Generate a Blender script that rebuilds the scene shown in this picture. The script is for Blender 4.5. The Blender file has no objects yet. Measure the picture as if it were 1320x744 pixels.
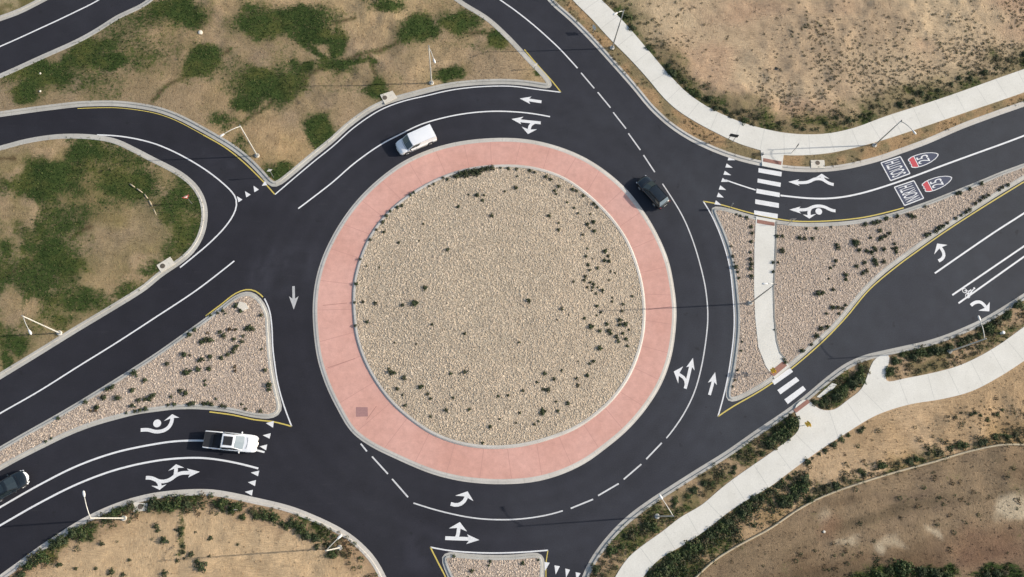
import bpy, bmesh, math, random
import numpy as np
from mathutils import Vector, Matrix
from mathutils.geometry import delaunay_2d_cdt
random.seed(7); rng = np.random.default_rng(11)

# ---------------------------------------------------------------- camera, sky, sun, exposure
S = bpy.context.scene
COL = S.collection
FPX = 1100.0                       # focal length in photo pixels (photo is 1320 x 744)
CH = 99.0                          # height of the drone over the ground, metres
NAD = (600.0, 670.0)               # photo pixel straight below the drone
_d = Vector(((NAD[0]-660)/FPX, -(NAD[1]-372)/FPX, -1.0)).normalized()
ZC = -_d
XC = (Vector((1, 0, 0)) - ZC*ZC.x).normalized()
YC = ZC.cross(XC)
RW = Matrix((XC, YC, ZC))          # camera axes -> world
def _ray(px, py):
    return RW @ Vector(((px-660)/FPX, -(py-372)/FPX, -1.0))
_r = _ray(640, 396); OX, OY = _r.x*CH/-_r.z, _r.y*CH/-_r.z     # the world's origin lies in the middle of the roundabout
CAM = Vector((-OX, -OY, CH))
def P(px, py, z=0.0):
    r = _ray(px, py); t = (CH-z)/-r.z
    return (CAM.x+r.x*t, CAM.y+r.y*t)
RWI = RW.transposed()
def to_px(X, Y, Z=0.0):
    x, y, z = X-CAM.x, Y-CAM.y, Z-CAM.z
    a = RWI[0][0]*x+RWI[0][1]*y+RWI[0][2]*z
    b = RWI[1][0]*x+RWI[1][1]*y+RWI[1][2]*z
    c = RWI[2][0]*x+RWI[2][1]*y+RWI[2][2]*z
    return 660+FPX*a/-c, 372-FPX*b/-c
cam = bpy.data.cameras.new('camera'); camo = bpy.data.objects.new('camera', cam); COL.objects.link(camo)
camo.matrix_world = Matrix.Translation(CAM) @ RW.to_4x4()
cam.sensor_fit = 'HORIZONTAL'; cam.sensor_width = 36; cam.lens = 36*FPX/1320
cam.clip_start = 1; cam.clip_end = 4000
S.camera = camo
SUN_EL, SUN_AZ = 27.0, 4.0         # azimuth: degrees north of east
W = bpy.data.worlds.new('World'); S.world = W; W.use_nodes = True
nt = W.node_tree; sky = nt.nodes.new('ShaderNodeTexSky'); sky.sky_type = 'NISHITA'; sky.sun_disc = False
sky.sun_elevation = math.radians(SUN_EL); sky.sun_rotation = math.radians(90-SUN_AZ)
sky.air_density = 1.2; sky.dust_density = 2.5
bgn = nt.nodes['Background']; nt.links.new(sky.outputs[0], bgn.inputs[0]); bgn.inputs[1].default_value = 0.13
sl = bpy.data.lights.new('sun', 'SUN'); sl.energy = 3.6; sl.angle = math.radians(0.55); sl.color = (1, .93, .83)
so = bpy.data.objects.new('sun', sl); COL.objects.link(so)
_sd = Vector((math.cos(math.radians(SUN_EL))*math.cos(math.radians(SUN_AZ)), math.cos(math.radians(SUN_EL))*math.sin(math.radians(SUN_AZ)), math.sin(math.radians(SUN_EL))))
so.rotation_euler = _sd.to_track_quat('Z', 'Y').to_euler(); so.location = (60, 5, 60)
S.view_settings.view_transform = 'Standard'; S.view_settings.look = 'None'
S.view_settings.gamma = 1; S.view_settings.use_curve_mapping = False
S.view_settings.exposure = 0.36

# ---------------------------------------------------------------- numpy helpers
def _hash(ix, iy, s):
    h = (ix.astype(np.int64)*374761393 + iy.astype(np.int64)*668265263 + s*2147483647) & 0xffffffff
    h = ((h ^ (h >> 13))*1274126177) & 0xffffffff
    return ((h ^ (h >> 16)) & 0xffff)/65535.0
def vnoise(x, y, s=0):
    x = np.asarray(x, float); y = np.asarray(y, float)
    ix, iy = np.floor(x), np.floor(y); fx, fy = x-ix, y-iy
    fx = fx*fx*(3-2*fx); fy = fy*fy*(3-2*fy)
    a = _hash(ix, iy, s); b = _hash(ix+1, iy, s); c = _hash(ix, iy+1, s); d = _hash(ix+1, iy+1, s)
    return (a*(1-fx)+b*fx)*(1-fy)+(c*(1-fx)+d*fx)*fy
def fbm(x, y, o=4, s=0):
    t = 0; a = .5; n = 0
    for i in range(o):
        t = t+a*vnoise(x*2**i, y*2**i, s+i*17); n += a; a *= .5
    return t/n
def sstep(a, b, x): t = np.clip((x-a)/(b-a), 0, 1); return t*t*(3-2*t)
def segdist(X, Y, pts):
    d = np.full(X.shape, 1e9)
    for (x0, y0), (x1, y1) in zip(pts[:-1], pts[1:]):
        dx, dy = x1-x0, y1-y0; L = dx*dx+dy*dy+1e-12
        t = np.clip(((X-x0)*dx+(Y-y0)*dy)/L, 0, 1)
        d = np.minimum(d, (X-x0-t*dx)**2+(Y-y0-t*dy)**2)
    return np.sqrt(d)
def inpoly(X, Y, poly):
    c = np.zeros(X.shape, bool); n = len(poly)
    for i in range(n):
        x0, y0 = poly[i]; x1, y1 = poly[(i+1) % n]
        if y0 == y1: continue
        k = ((y0 > Y) != (y1 > Y)) & (X < (x1-x0)*(Y-y0)/(y1-y0)+x0)
        c ^= k
    return c
def blobs(px, py, L):                # soft patches given in photo pixels: (cx, cy, rx, ry[, strength[, angle]])
    m = np.zeros(px.shape)
    wx = (fbm(px/26, py/26, 3, 5)-.5)*26; wy = (fbm(px/26, py/26, 3, 9)-.5)*26
    for b in L:
        cx, cy, rx, ry = b[:4]; s = b[4] if len(b) > 4 else 1; an = math.radians(b[5]) if len(b) > 5 else 0
        dx, dy = px+wx-cx, py+wy-cy
        u = dx*math.cos(an)+dy*math.sin(an); v = -dx*math.sin(an)+dy*math.cos(an)
        m = np.maximum(m, s*np.clip(1.5-np.sqrt((u/rx)**2+(v/ry)**2), 0, 1))
    return m
def stroke(px, py, pts, w, wob=1):
    wx = (fbm(px/14, py/14, 2, 31)-.5)*8*wob; wy = (fbm(px/14, py/14, 2, 37)-.5)*8*wob
    return np.clip(1.5-segdist(px+wx, py+wy, pts)/w, 0, 1)
def lerp(a, b, t): return a*(1-t)+b*t

# ---------------------------------------------------------------- curves
def crom(pts, step=.5, closed=False):
    n = len(pts); out = []
    rngi = range(n) if closed else range(n-1)
    for i in rngi:
        if closed: p = [pts[(i+k) % n] for k in (-1, 0, 1, 2)]
        else: p = [pts[max(i-1, 0)], pts[i], pts[i+1], pts[min(i+2, n-1)]]
        p = [np.array(q, float) for q in p]
        t = [0]
        for a, b in zip(p[:-1], p[1:]): t.append(t[-1]+max(np.linalg.norm(b-a), 1e-3)**.5)
        k = max(1, int(np.linalg.norm(p[2]-p[1])/step))
        for j in range(k):
            u = t[1]+(t[2]-t[1])*j/k
            A1 = (t[1]-u)/(t[1]-t[0])*p[0]+(u-t[0])/(t[1]-t[0])*p[1]
            A2 = (t[2]-u)/(t[2]-t[1])*p[1]+(u-t[1])/(t[2]-t[1])*p[2]
            A3 = (t[3]-u)/(t[3]-t[2])*p[2]+(u-t[2])/(t[3]-t[2])*p[3]
            B1 = (t[2]-u)/(t[2]-t[0])*A1+(u-t[0])/(t[2]-t[0])*A2
            B2 = (t[3]-u)/(t[3]-t[1])*A2+(u-t[1])/(t[3]-t[1])*A3
            out.append(tuple((t[2]-u)/(t[2]-t[1])*B1+(u-t[1])/(t[2]-t[1])*B2))
    if not closed: out.append(tuple(map(float, pts[-1])))
    return out
def smooth(pts, it=1, closed=False):
    for _ in range(it):
        q = list(pts); n = len(pts)
        for i in range(n):
            if not closed and i in (0, n-1): continue
            a, b, c = pts[i-1], pts[i], pts[(i+1) % n]
            q[i] = ((a[0]+2*b[0]+c[0])/4, (a[1]+2*b[1]+c[1])/4)
        pts = q
    return pts
def G(pxs, step=.5, closed=False, sm=2, z=0):   # photo pixels -> smooth ground curve
    return smooth(crom([P(x, y, z) for x, y in pxs], step, closed), sm, closed)
def normals(pts, closed=False):
    n = len(pts); out = []
    for i in range(n):
        a = pts[i-1] if (i or closed) else pts[i]; b = pts[(i+1) % n] if (i < n-1 or closed) else pts[i]
        dx, dy = b[0]-a[0], b[1]-a[1]; L = math.hypot(dx, dy) or 1
        out.append((-dy/L, dx/L))
    return out
def offset(pts, d, closed=False):
    return [(p[0]+n[0]*d, p[1]+n[1]*d) for p, n in zip(pts, normals(pts, closed))]
def area(poly): return .5*sum(poly[i-1][0]*poly[i][1]-poly[i][0]*poly[i-1][1] for i in range(len(poly)))

# ---------------------------------------------------------------- object helpers
def link(name, me, mat=None, parent=None):
    o = bpy.data.objects.new(name, me); COL.objects.link(o)
    if mat is not None:
        for m in (mat if isinstance(mat, (list, tuple)) else [mat]): me.materials.append(m)
    if parent: o.parent = parent
    return o
def tag(o, label=None, cat=None, group=None, kind=None):
    if label: o['label'] = label
    if cat: o['category'] = cat
    if group: o['group'] = group
    if kind: o['kind'] = kind
    return o
def empty(name, loc, rz=0, **k):
    o = bpy.data.objects.new(name, None); COL.objects.link(o); o.empty_display_size = .3
    o.location = loc; o.rotation_euler = (0, 0, rz); return tag(o, **k)
def meshpy(name, verts, faces, smooth_=False):
    me = bpy.data.meshes.new(name); me.from_pydata([tuple(v) for v in verts], [], faces)
    if smooth_: me.polygons.foreach_set('use_smooth', [True]*len(me.polygons))
    me.update(); return me
def meshnp(name, V, F, cols=None, smooth_=False):     # V (n,3), F (m,k) with k constant; cols per vertex
    me = bpy.data.meshes.new(name); m, k = F.shape
    me.vertices.add(len(V)); me.vertices.foreach_set('co', V.astype(np.float32).ravel())
    me.loops.add(m*k); me.loops.foreach_set('vertex_index', F.astype(np.int32).ravel())
    me.polygons.add(m); me.polygons.foreach_set('loop_start', np.arange(0, m*k, k, dtype=np.int32))
    me.polygons.foreach_set('loop_total', np.full(m, k, dtype=np.int32))
    if smooth_: me.polygons.foreach_set('use_smooth', np.ones(m, bool))
    if cols is not None:
        a = me.color_attributes.new('tint', 'FLOAT_COLOR', 'POINT')
        c = np.ones((len(V), 4), np.float32); c[:, :3] = cols; a.data.foreach_set('color', c.ravel())
    me.update(calc_edges=True); me.validate(); return me
class MB:                                              # collects simple solids into one mesh
    def __init__(s): s.v = []; s.f = []
    def add(s, v, f):
        b = len(s.v); s.v += [tuple(p) for p in v]; s.f += [tuple(b+i for i in q) for q in f]; return s
    def box(s, c, d, M=None):
        x, y, z = d[0]/2, d[1]/2, d[2]/2
        v = [Vector((sx*x, sy*y, sz*z)) for sz in (-1, 1) for sy in (-1, 1) for sx in (-1, 1)]
        v = [(M @ p if M else p)+Vector(c) for p in v]
        return s.add(v, [(0, 2, 3, 1), (4, 5, 7, 6), (0, 1, 5, 4), (2, 6, 7, 3), (0, 4, 6, 2), (1, 3, 7, 5)])
    def tube(s, pts, r, n=8, cap=True):
        pts = [Vector(p) for p in pts]; rs = r if isinstance(r, (list, tuple)) else [r]*len(pts)
        b = len(s.v); up = None
        for i, p in enumerate(pts):
            d = (pts[min(i+1, len(pts)-1)]-pts[max(i-1, 0)]).normalized()
            if up is None: up = d.orthogonal().normalized()
            u = (up-d*up.dot(d)).normalized(); up = u; w = d.cross(u)
            for k in range(n):
                a = 2*math.pi*k/n; s.v.append(tuple(p+(u*math.cos(a)+w*math.sin(a))*rs[i]))
        for i in range(len(pts)-1):
            for k in range(n):
                s.f.append((b+i*n+k, b+i*n+(k+1) % n, b+(i+1)*n+(k+1) % n, b+(i+1)*n+k))
        if cap:
            s.f.append(tuple(b+k for k in reversed(range(n)))); s.f.append(tuple(b+(len(pts)-1)*n+k for k in range(n)))
        return s
    def disc(s, x, y, z, r, n=24):
        b = len(s.v); s.v += [(x+r*math.cos(2*math.pi*k/n), y+r*math.sin(2*math.pi*k/n), z) for k in range(n)]
        s.f.append(tuple(range(b, b+n))); return s
    def build(s, name, mat, parent=None, sm=False, bevel=0):
        o = link(name, meshpy(name, s.v, s.f, sm), mat, parent)
        if bevel:
            m = o.modifiers.new('bevel', 'BEVEL'); m.width = bevel; m.segments = 2; m.limit_method = 'ANGLE'
        return o

# ---------------------------------------------------------------- materials
def newmat(name):
    m = bpy.data.materials.new(name); m.use_nodes = True
    t = m.node_tree; b = t.nodes['Principled BSDF']; return m, t, b
def N(t, typ, **k):
    n = t.nodes.new(typ)
    for a, v in k.items():
        if a.startswith('i_'): n.inputs[a[2:].replace('_', ' ')].default_value = v
        else: setattr(n, a, v)
    return n
def coords(t, scale=(1, 1, 1), rot=0):
    g = N(t, 'ShaderNodeNewGeometry'); m = N(t, 'ShaderNodeMapping'); m.inputs['Scale'].default_value = scale
    m.inputs['Rotation'].default_value = (0, 0, rot); t.links.new(g.outputs['Position'], m.inputs['Vector']); return m.outputs[0]
def noise(t, vec, sc, det=3, rough=.55):
    n = N(t, 'ShaderNodeTexNoise'); n.inputs['Scale'].default_value = sc; n.inputs['Detail'].default_value = det
    n.inputs['Roughness'].default_value = rough; t.links.new(vec, n.inputs['Vector']); return n.outputs['Fac']
def ramp(t, fac, *stops):
    r = N(t, 'ShaderNodeValToRGB'); e = r.color_ramp.elements
    while len(e) < len(stops): e.new(.5)
    for q, (p, c) in zip(e, stops):
        q.position = p; q.color = (c, c, c, 1) if isinstance(c, (int, float)) else (*c, 1)
    t.links.new(fac, r.inputs[0]); return r.outputs[0]
def mix(t, fac, a, b, mode='MIX'):
    m = N(t, 'ShaderNodeMix', data_type='RGBA', blend_type=mode)
    for s_, v in ((0, fac), (6, a), (7, b)):
        if isinstance(v, (int, float)): m.inputs[s_].default_value = v if s_ == 0 else (v, v, v, 1)
        elif isinstance(v, tuple): m.inputs[s_].default_value = (*v, 1)
        else: t.links.new(v, m.inputs[s_])
    return m.outputs[2]
def bump(t, b, h, st=.5, dist=.05):
    n = N(t, 'ShaderNodeBump'); n.inputs['Strength'].default_value = st; n.inputs['Distance'].default_value = dist
    t.links.new(h, n.inputs['Height']); t.links.new(n.outputs[0], b.inputs['Normal'])
def plain(name, c, rough=.5, metal=0, coat=0, spec=.5, var=0):
    m, t, b = newmat(name); b.inputs['Roughness'].default_value = rough; b.inputs['Metallic'].default_value = metal
    b.inputs['Coat Weight'].default_value = coat; b.inputs['Specular IOR Level'].default_value = spec
    if var:
        k = noise(t, coords(t), 6, 4); r = ramp(t, k, (.3, 1-var), (.7, 1.0))
        t.links.new(mix(t, 1.0, c, r, 'MULTIPLY'), b.inputs['Base Color'])
    else: b.inputs['Base Color'].default_value = (*c, 1)
    return m
def m_asphalt():
    m, t, b = newmat('asphalt'); v = coords(t)
    big = noise(t, v, .045, 4); mid = noise(t, v, .5, 4); fine = noise(t, v, 9, 3, .7)
    c = mix(t, ramp(t, big, (.35, 0), (.65, 1)), (.0165, .0165, .0215), (.0235, .024, .029))
    at = N(t, 'ShaderNodeAttribute', attribute_name='tint')
    c = mix(t, 1.0, c, at.outputs['Color'], 'MULTIPLY')
    c = mix(t, 1.0, c, ramp(t, mid, (.3, .88), (.7, 1.12)), 'MULTIPLY')
    c = mix(t, 1.0, c, ramp(t, fine, (.25, .7), (.75, 1.35)), 'MULTIPLY')
    oil = noise(t, coords(t, (1, 1, 1)), .9, 2, .4)
    c = mix(t, ramp(t, oil, (.70, 0), (.76, .45)), c, (.011, .011, .013))
    sc = noise(t, coords(t, (.35, 3.2, 1), .6), .8, 5, .75)
    c = mix(t, ramp(t, sc, (.60, 0), (.80, .30)), c, (.075, .075, .08))
    t.links.new(c, b.inputs['Base Color']); b.inputs['Roughness'].default_value = .8
    b.inputs['Specular IOR Level'].default_value = .28
    bump(t, b, fine, .35, .02); return m
def m_concrete(name, c0, c1, joint=0, rough=.85):
    m, t, b = newmat(name); v = coords(t)
    big = noise(t, v, .35, 5); fine = noise(t, v, 7, 4, .7)
    c = mix(t, ramp(t, big, (.3, 0), (.7, 1)), c0, c1)
    c = mix(t, 1.0, c, ramp(t, fine, (.25, .86), (.75, 1.08)), 'MULTIPLY')
    st = noise(t, coords(t, (1.6, 1.6, 1)), .9, 6, .7)
    c = mix(t, ramp(t, st, (.58, 0), (.72, .35)), c, tuple(x*.6 for x in c0))
    if joint:
        at = N(t, 'ShaderNodeAttribute', attribute_name='along')
        w = N(t, 'ShaderNodeMath', operation='PINGPONG'); w.inputs[1].default_value = joint
        t.links.new(at.outputs['Fac'], w.inputs[0])
        c = mix(t, ramp(t, w.outputs[0], (0, .55), (.03, 0)), c, tuple(x*.35 for x in c0))
    t.links.new(c, b.inputs['Base Color']); b.inputs['Roughness'].default_value = rough
    bump(t, b, fine, .3, .02); return m
def m_paint(name, c, wear=.25):
    m, t, b = newmat(name); v = coords(t); n = noise(t, v, 11, 4, .75); n2 = noise(t, v, 1.1, 3)
    w = mix(t, .5, ramp(t, n, (.3, 1), (.62, 0)), ramp(t, n2, (.3, 1), (.6, 0)), 'MULTIPLY')
    t.links.new(mix(t, mix(t, 1.0, w, wear, 'MULTIPLY'), c, (.09, .09, .095)), b.inputs['Base Color'])
    b.inputs['Roughness'].default_value = .65; return m
def m_terrain():
    m, t, b = newmat('terrain_soil_and_grass'); v = coords(t)
    base = N(t, 'ShaderNodeAttribute', attribute_name='tint').outputs['Color']
    gr = N(t, 'ShaderNodeAttribute', attribute_name='grass').outputs['Fac']
    stx = noise(t, coords(t, (.9, 5.5, 1), .35), 1.4, 5, .7)         # mown or raked streaks
    sty = noise(t, coords(t, (6, 1.1, 1), .2), 1.3, 5, .7)
    n1 = noise(t, v, .7, 5, .65); n2 = noise(t, v, 3.2, 5, .7); n3 = noise(t, v, 12, 3, .7)
    sel = noise(t, v, .07, 2)
    strk = mix(t, ramp(t, sel, (.45, 0), (.55, 1)), stx, sty)
    c = mix(t, 1.0, base, ramp(t, n1, (.25, .80), (.75, 1.20)), 'MULTIPLY')
    c = mix(t, 1.0, c, ramp(t, strk, (.3, .74), (.7, 1.24)), 'MULTIPLY')
    c = mix(t, 1.0, c, ramp(t, n3, (.25, .75), (.75, 1.25)), 'MULTIPLY')
    c = mix(t, ramp(t, n2, (.60, 0), (.72, .45)), c, (.10, .075, .045))
    g = mix(t, ramp(t, n2, (.35, 0), (.65, 1)), (.017, .035, .008), (.052, .076, .020))
    g = mix(t, ramp(t, noise(t, v, .22, 5, .65), (.48, 0), (.66, .75)), g, (.105, .105, .030))
    g = mix(t, ramp(t, strk, (.55, 0), (.75, .35)), g, (.12, .10, .05))
    g = mix(t, 1.0, g, ramp(t, n3, (.2, .55), (.8, 1.45)), 'MULTIPLY')
    def madd(x, k, y):
        q = N(t, 'ShaderNodeMath', operation='MULTIPLY_ADD'); t.links.new(x, q.inputs[0]); q.inputs[1].default_value = k
        if isinstance(y, float): q.inputs[2].default_value = y
        else: t.links.new(y, q.inputs[2])
        return q.outputs[0]
    s_ = madd(n2, 1.5, -2.45); s_ = madd(strk, 1.5, s_); s_ = madd(n1, 1.2, s_); s_ = madd(n3, .7, s_); s_ = madd(gr, 1.15, s_)
    f = ramp(t, s_, (.42, 0), (.98, 1))
    t.links.new(mix(t, f, c, g), b.inputs['Base Color']); b.inputs['Roughness'].default_value = .95
    b.inputs['Specular IOR Level'].default_value = .15
    h = mix(t, .5, n2, n3); bump(t, b, h, .8, .16); return m
def m_gravel(name, c0, c1):
    m, t, b = newmat(name); v = coords(t)
    vo = N(t, 'ShaderNodeTexVoronoi'); vo.inputs['Scale'].default_value = 9; t.links.new(v, vo.inputs['Vector'])
    k = N(t, 'ShaderNodeSeparateColor'); t.links.new(vo.outputs['Color'], k.inputs[0])
    c = mix(t, k.outputs[0], c0, c1)
    c = mix(t, ramp(t, vo.outputs['Distance'], (.35, 0), (.7, .8)), c, tuple(x*.35 for x in c0))
    t.links.new(c, b.inputs['Base Color']); b.inputs['Roughness'].default_value = .95
    bump(t, b, ramp(t, vo.outputs['Distance'], (0, 1), (.7, 0)), .4, .04); return m
def m_tinted(name, rough=.9, sc=8, var=.25, sub=False):
    m, t, b = newmat(name); at = N(t, 'ShaderNodeAttribute', attribute_name='tint')
    c = mix(t, 1.0, at.outputs['Color'], ramp(t, noise(t, coords(t), sc, 2), (.25, 1-var), (.75, 1+var)), 'MULTIPLY')
    t.links.new(c, b.inputs['Base Color']); b.inputs['Roughness'].default_value = rough; b.inputs['Specular IOR Level'].default_value = .2
    return m
M = dict(
    ringw=m_paint('scuffed_white_road_paint', (.66, .66, .66), .75),
    asphalt=m_asphalt(),
    kerb=m_concrete('kerb_concrete', (.36, .345, .31), (.47, .455, .415), joint=1.5),
    kerbw=m_concrete('pale_kerb_concrete', (.46, .43, .385), (.56, .53, .48), joint=1.5),
    walk=m_concrete('pavement_concrete', (.61, .59, .53), (.69, .67, .61)),
    pad=m_concrete('inlet_concrete', (.60, .55, .46), (.70, .66, .58)),
    terrain=m_terrain(),
    gravel=m_gravel('tan_gravel', (.47, .385, .28), (.60, .50, .375)),
    gravelp=m_gravel('pinkish_gravel', (.44, .35, .275), (.56, .455, .37)),
    stone=m_tinted('stones', .92, 9, .2),
    leaf=m_tinted('leaves', .7, 3, .3),
    white=m_paint('white_road_paint', (.76, .76, .76), .5), yellow=m_paint('yellow_road_paint', (.60, .47, .10), .5),
    red=m_paint('red_road_paint', (.50, .045, .06), .25), blue=m_paint('blue_road_paint', (.028, .040, .085), .4),
    worn=m_paint('worn_white_road_paint', (.50, .50, .50), .7),
    galv=plain('galvanised_steel', (.45, .46, .45), .4, .6, var=.1), pole=plain('pale_pole_paint', (.62, .60, .54), .45, .1),
    lum=plain('luminaire_grey', (.72, .71, .68), .45), lens=plain('lamp_glass', (.55, .55, .5), .15),
    iron=plain('cast_iron', (.16, .13, .10), .7, .3, var=.3),
    carw=plain('white_car_paint', (.80, .81, .82), .22, 0, .8), cark=plain('black_car_paint', (.012, .017, .02), .2, .2, 1.0),
    glass=plain('tinted_glass', (.02, .03, .035), .06, 0, .5), glassp=plain('windscreen_glass', (.14, .185, .22), .55, 0, .02),
    tyre=plain('tyre_rubber', (.02, .02, .02), .85), rim=plain('alloy_rim', (.55, .55, .56), .3, .8),
    trim=plain('black_plastic_trim', (.02, .02, .022), .6), lampr=plain('red_tail_lamp', (.35, .02, .02), .2, coat=1), lampw=plain('clear_headlamp', (.75, .77, .8), .1, coat=1),
    bed=plain('spray_bed_liner', (.06, .062, .066), .8, var=.2), chrome=plain('chrome', (.8, .8, .8), .1, 1),
    signw=plain('white_sign_face', (.80, .78, .74), .45), signk=plain('dark_sign_back', (.045, .05, .055), .6),
    signr=plain('red_sign_face', (.55, .06, .05), .45), signy=plain('yellow_sign_face', (.85, .55, .02), .4),
    signg=plain('bare_aluminium_sign', (.42, .43, .44), .4, .6), black=plain('black_sign_legend', (.015, .015, .015), .5),
    tactile=plain('red_tactile_concrete', (.32, .16, .12), .85, var=.25), wood=plain('weathered_timber', (.33, .26, .18), .85, var=.3),
    straw=plain('straw_roll', (.50, .42, .29), .95, var=.3),
)
def m_apron():
    m, t, b = newmat('pink_stained_concrete'); v = coords(t)
    big = noise(t, v, .12, 5); fine = noise(t, v, 8, 3, .7); mid = noise(t, v, 1.2, 5, .7)
    c = mix(t, ramp(t, big, (.35, 0), (.65, 1)), (.56, .30, .24), (.63, .36, .30))
    sc = noise(t, coords(t, (.5, 2.2, 1), .9), .5, 5, .7)
    c = mix(t, ramp(t, sc, (.58, 0), (.78, .35)), c, (.36, .21, .185))
    c = mix(t, 1.0, c, ramp(t, mid, (.3, .88), (.7, 1.07)), 'MULTIPLY')
    c = mix(t, 1.0, c, ramp(t, fine, (.25, .92), (.75, 1.06)), 'MULTIPLY')
    t.links.new(c, b.inputs['Base Color']); b.inputs['Roughness'].default_value = .8; bump(t, b, fine, .25, .02); return m
M['apron'] = m_apron()
# ================================================================ THE SETTING
def in_view(X, Y, m=25):
    px, py = to_px(X, Y); return (px > -m) & (px < 1320+m) & (py > -m) & (py < 744+m)
def triangulate(poly, h, far=5.0, holes=()):
    P_ = np.array(poly); x0, y0 = P_.min(0); x1, y1 = P_.max(0)
    pts = []
    for sp, fine in ((h, True), (far, False)):
        gx, gy = np.meshgrid(np.arange(x0, x1, sp), np.arange(y0, y1, sp*.87)); gx = gx.copy(); gx[1::2] += sp/2
        gx = gx.ravel(); gy = gy.ravel()
        gx = gx+rng.uniform(-.18, .18, gx.shape)*sp; gy = gy+rng.uniform(-.18, .18, gy.shape)*sp
        v = in_view(gx, gy, 30); k = v if fine else ~in_view(gx, gy, 30+far*12)
        gx, gy = gx[k], gy[k]
        if not len(gx): continue
        k = inpoly(gx, gy, poly); gx, gy = gx[k], gy[k]
        if not len(gx): continue
        k = segdist(gx, gy, list(poly)+[poly[0]]) > sp*.45; pts.append(np.c_[gx[k], gy[k]])
    co = [Vector(p) for p in poly]+[Vector(p) for a in pts for p in a]
    n = len(poly)
    r = delaunay_2d_cdt(co, [], [list(range(n))], 1, 1e-5)
    V = np.array([tuple(p) for p in r[0]]); F = np.array([f for f in r[2] if len(f) == 3])
    return V, F
def orient_up(V, F):
    a, b, c = V[F[:, 0]], V[F[:, 1]], V[F[:, 2]]
    s = (b[:, 0]-a[:, 0])*(c[:, 1]-a[:, 1])-(b[:, 1]-a[:, 1])*(c[:, 0]-a[:, 0])
    F = F.copy(); k = s < 0; F[k] = F[k][:, ::-1]; return F
def sweep(name, pts, prof, mat, inward, closed=False, kind='structure'):
    nrm = normals(pts, closed); n = len(pts); k = len(prof); V = []; al = []; s = 0
    for i, (p, q) in enumerate(zip(pts, nrm)):
        if i: s += math.hypot(p[0]-pts[i-1][0], p[1]-pts[i-1][1])
        for d, z in prof: V.append((p[0]+q[0]*d*inward, p[1]+q[1]*d*inward, z)); al.append(s)
    F = []
    for i in range(n if closed else n-1):
        j = (i+1) % n
        for a in range(k-1):
            f = (i*k+a, j*k+a, j*k+a+1, i*k+a+1); F.append(f if inward > 0 else f[::-1])
    me = meshpy(name, V, F); at = me.attributes.new('along', 'FLOAT', 'POINT'); at.data.foreach_set('value', al)
    return tag(link(name, me, mat), kind=kind)
KERB = [(0, .0), (0, .012), (.40, .02), (.43, .115), (.46, .13), (.70, .135), (.73, .05)]
KERBN = [(0, .0), (0, .012), (.26, .02), (.30, .115), (.33, .13), (.54, .135), (.57, .05)]

def slab(name, poly, z, mat, z0=.02, kind='structure', parent=None, **kw):
    if area(poly) < 0: poly = poly[::-1]
    n = len(poly); r = delaunay_2d_cdt([Vector(p) for p in poly], [], [list(range(n))], 1, 1e-6)
    V = [(p.x, p.y, z) for p in r[0]]; F = [tuple(f) for f in r[2]]
    F = [f if (V[f[1]][0]-V[f[0]][0])*(V[f[2]][1]-V[f[0]][1])-(V[f[1]][1]-V[f[0]][1])*(V[f[2]][0]-V[f[0]][0]) > 0 else f[::-1] for f in F]
    b = len(V); V += [(p[0], p[1], z) for p in poly]+[(p[0], p[1], z0) for p in poly]
    F += [(b+i, b+n+i, b+n+(i+1) % n, b+(i+1) % n) for i in range(n)]
    o = link(name, meshpy(name, V, F), mat, parent)
    return tag(o, kind=kind, **kw) if kind else tag(o, **kw)

# ---- traced edges (photo pixels), every one dropped onto the ground plane
NW_A = [(-150,178),(-60,161),(0,151),(25,147.5),(50,144),(75,141),(100,138),(125,137),(150,137),(175,139.5),(200,144),(225,152.5),(250,165),(275,179),(296,191.6),(317,208),(336.5,228),(344,237),(350,243),(356,243),(364,237.5),(380,224.5),(405,203.5),(430,183.5),(455,161),(490,138.5),(547.5,121),(580,113.5),(620,109.5),(660,109),(690,112),(703,114.5),(711,115),(713.5,111.5),(711,105),(704,96),(685,76.5),(660,49.5),(630,22),(599,3),(575,-15),(545,-40),(480,-90)]
NW_C = [(300,-330),(260,-95),(225,-40)]
NW_B = [(225,-40),(205,-15),(185,3),(150,20),(125,36),(100,50),(50,72.5),(0,95),(-60,118),(-170,150)]
NW_D = [(-420,180)]
TL = [(-170,78),(-60,48),(0,27.5),(25,18.5),(50,6),(75,-8),(110,-38),(160,-85)]; TL_C = [(120,-260),(-300,-200),(-420,60)]
WF = [(-170,212),(-60,198),(0,188),(25,181),(50,176),(75,173),(100,172.5),(125,174),(150,179),(175,190.5),(200,203.5),(225,216),(242,227),(257,242),(266,261),(268,278),(265,298),(257,316),(245,331),(225,346),(207,358),(191,372),(150,398),(100,428),(50,459),(0,489.5),(-60,526),(-170,592)]; WF_C = [(-420,700),(-420,250)]
SI_ = [(-170,667),(-60,609),(0,575.5),(35,555.5),(75,533),(112,511),(162,480),(200,455.5),(237,429.5),(265,409.5),(287,393),(303,380.5),(317,375),(330,377.5),(337,384.5),(344,396),(347.5,404.5),(348.5,422),(350,447),(352.5,472),(356,492),(362,517),(364.5,529),(361,536.5),(352,540),(330,539),(300,532.5),(275,529),(250,527.5),(225,528),(200,531),(175,534.5),(150,541),(125,548),(100,557),(75,568),(50,580.5),(25,593),(0,607),(-60,643),(-170,712)]; SI_C = [(-300,760)]
SF = [(-120,830),(-60,785),(0,741),(25,723),(50,704.5),(75,688),(100,672),(125,659),(150,648.5),(175,640.5),(200,635),(225,632),(250,630.5),(275,631),(300,635),(330,641.5),(355,647),(380,654),(405,664),(430,675.5),(455,690.5),(472,705.5),(485,720.5),(497.5,743),(512,778),(524,830)]; SF_C = [(530,960),(200,1050),(-300,1000)]
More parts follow.
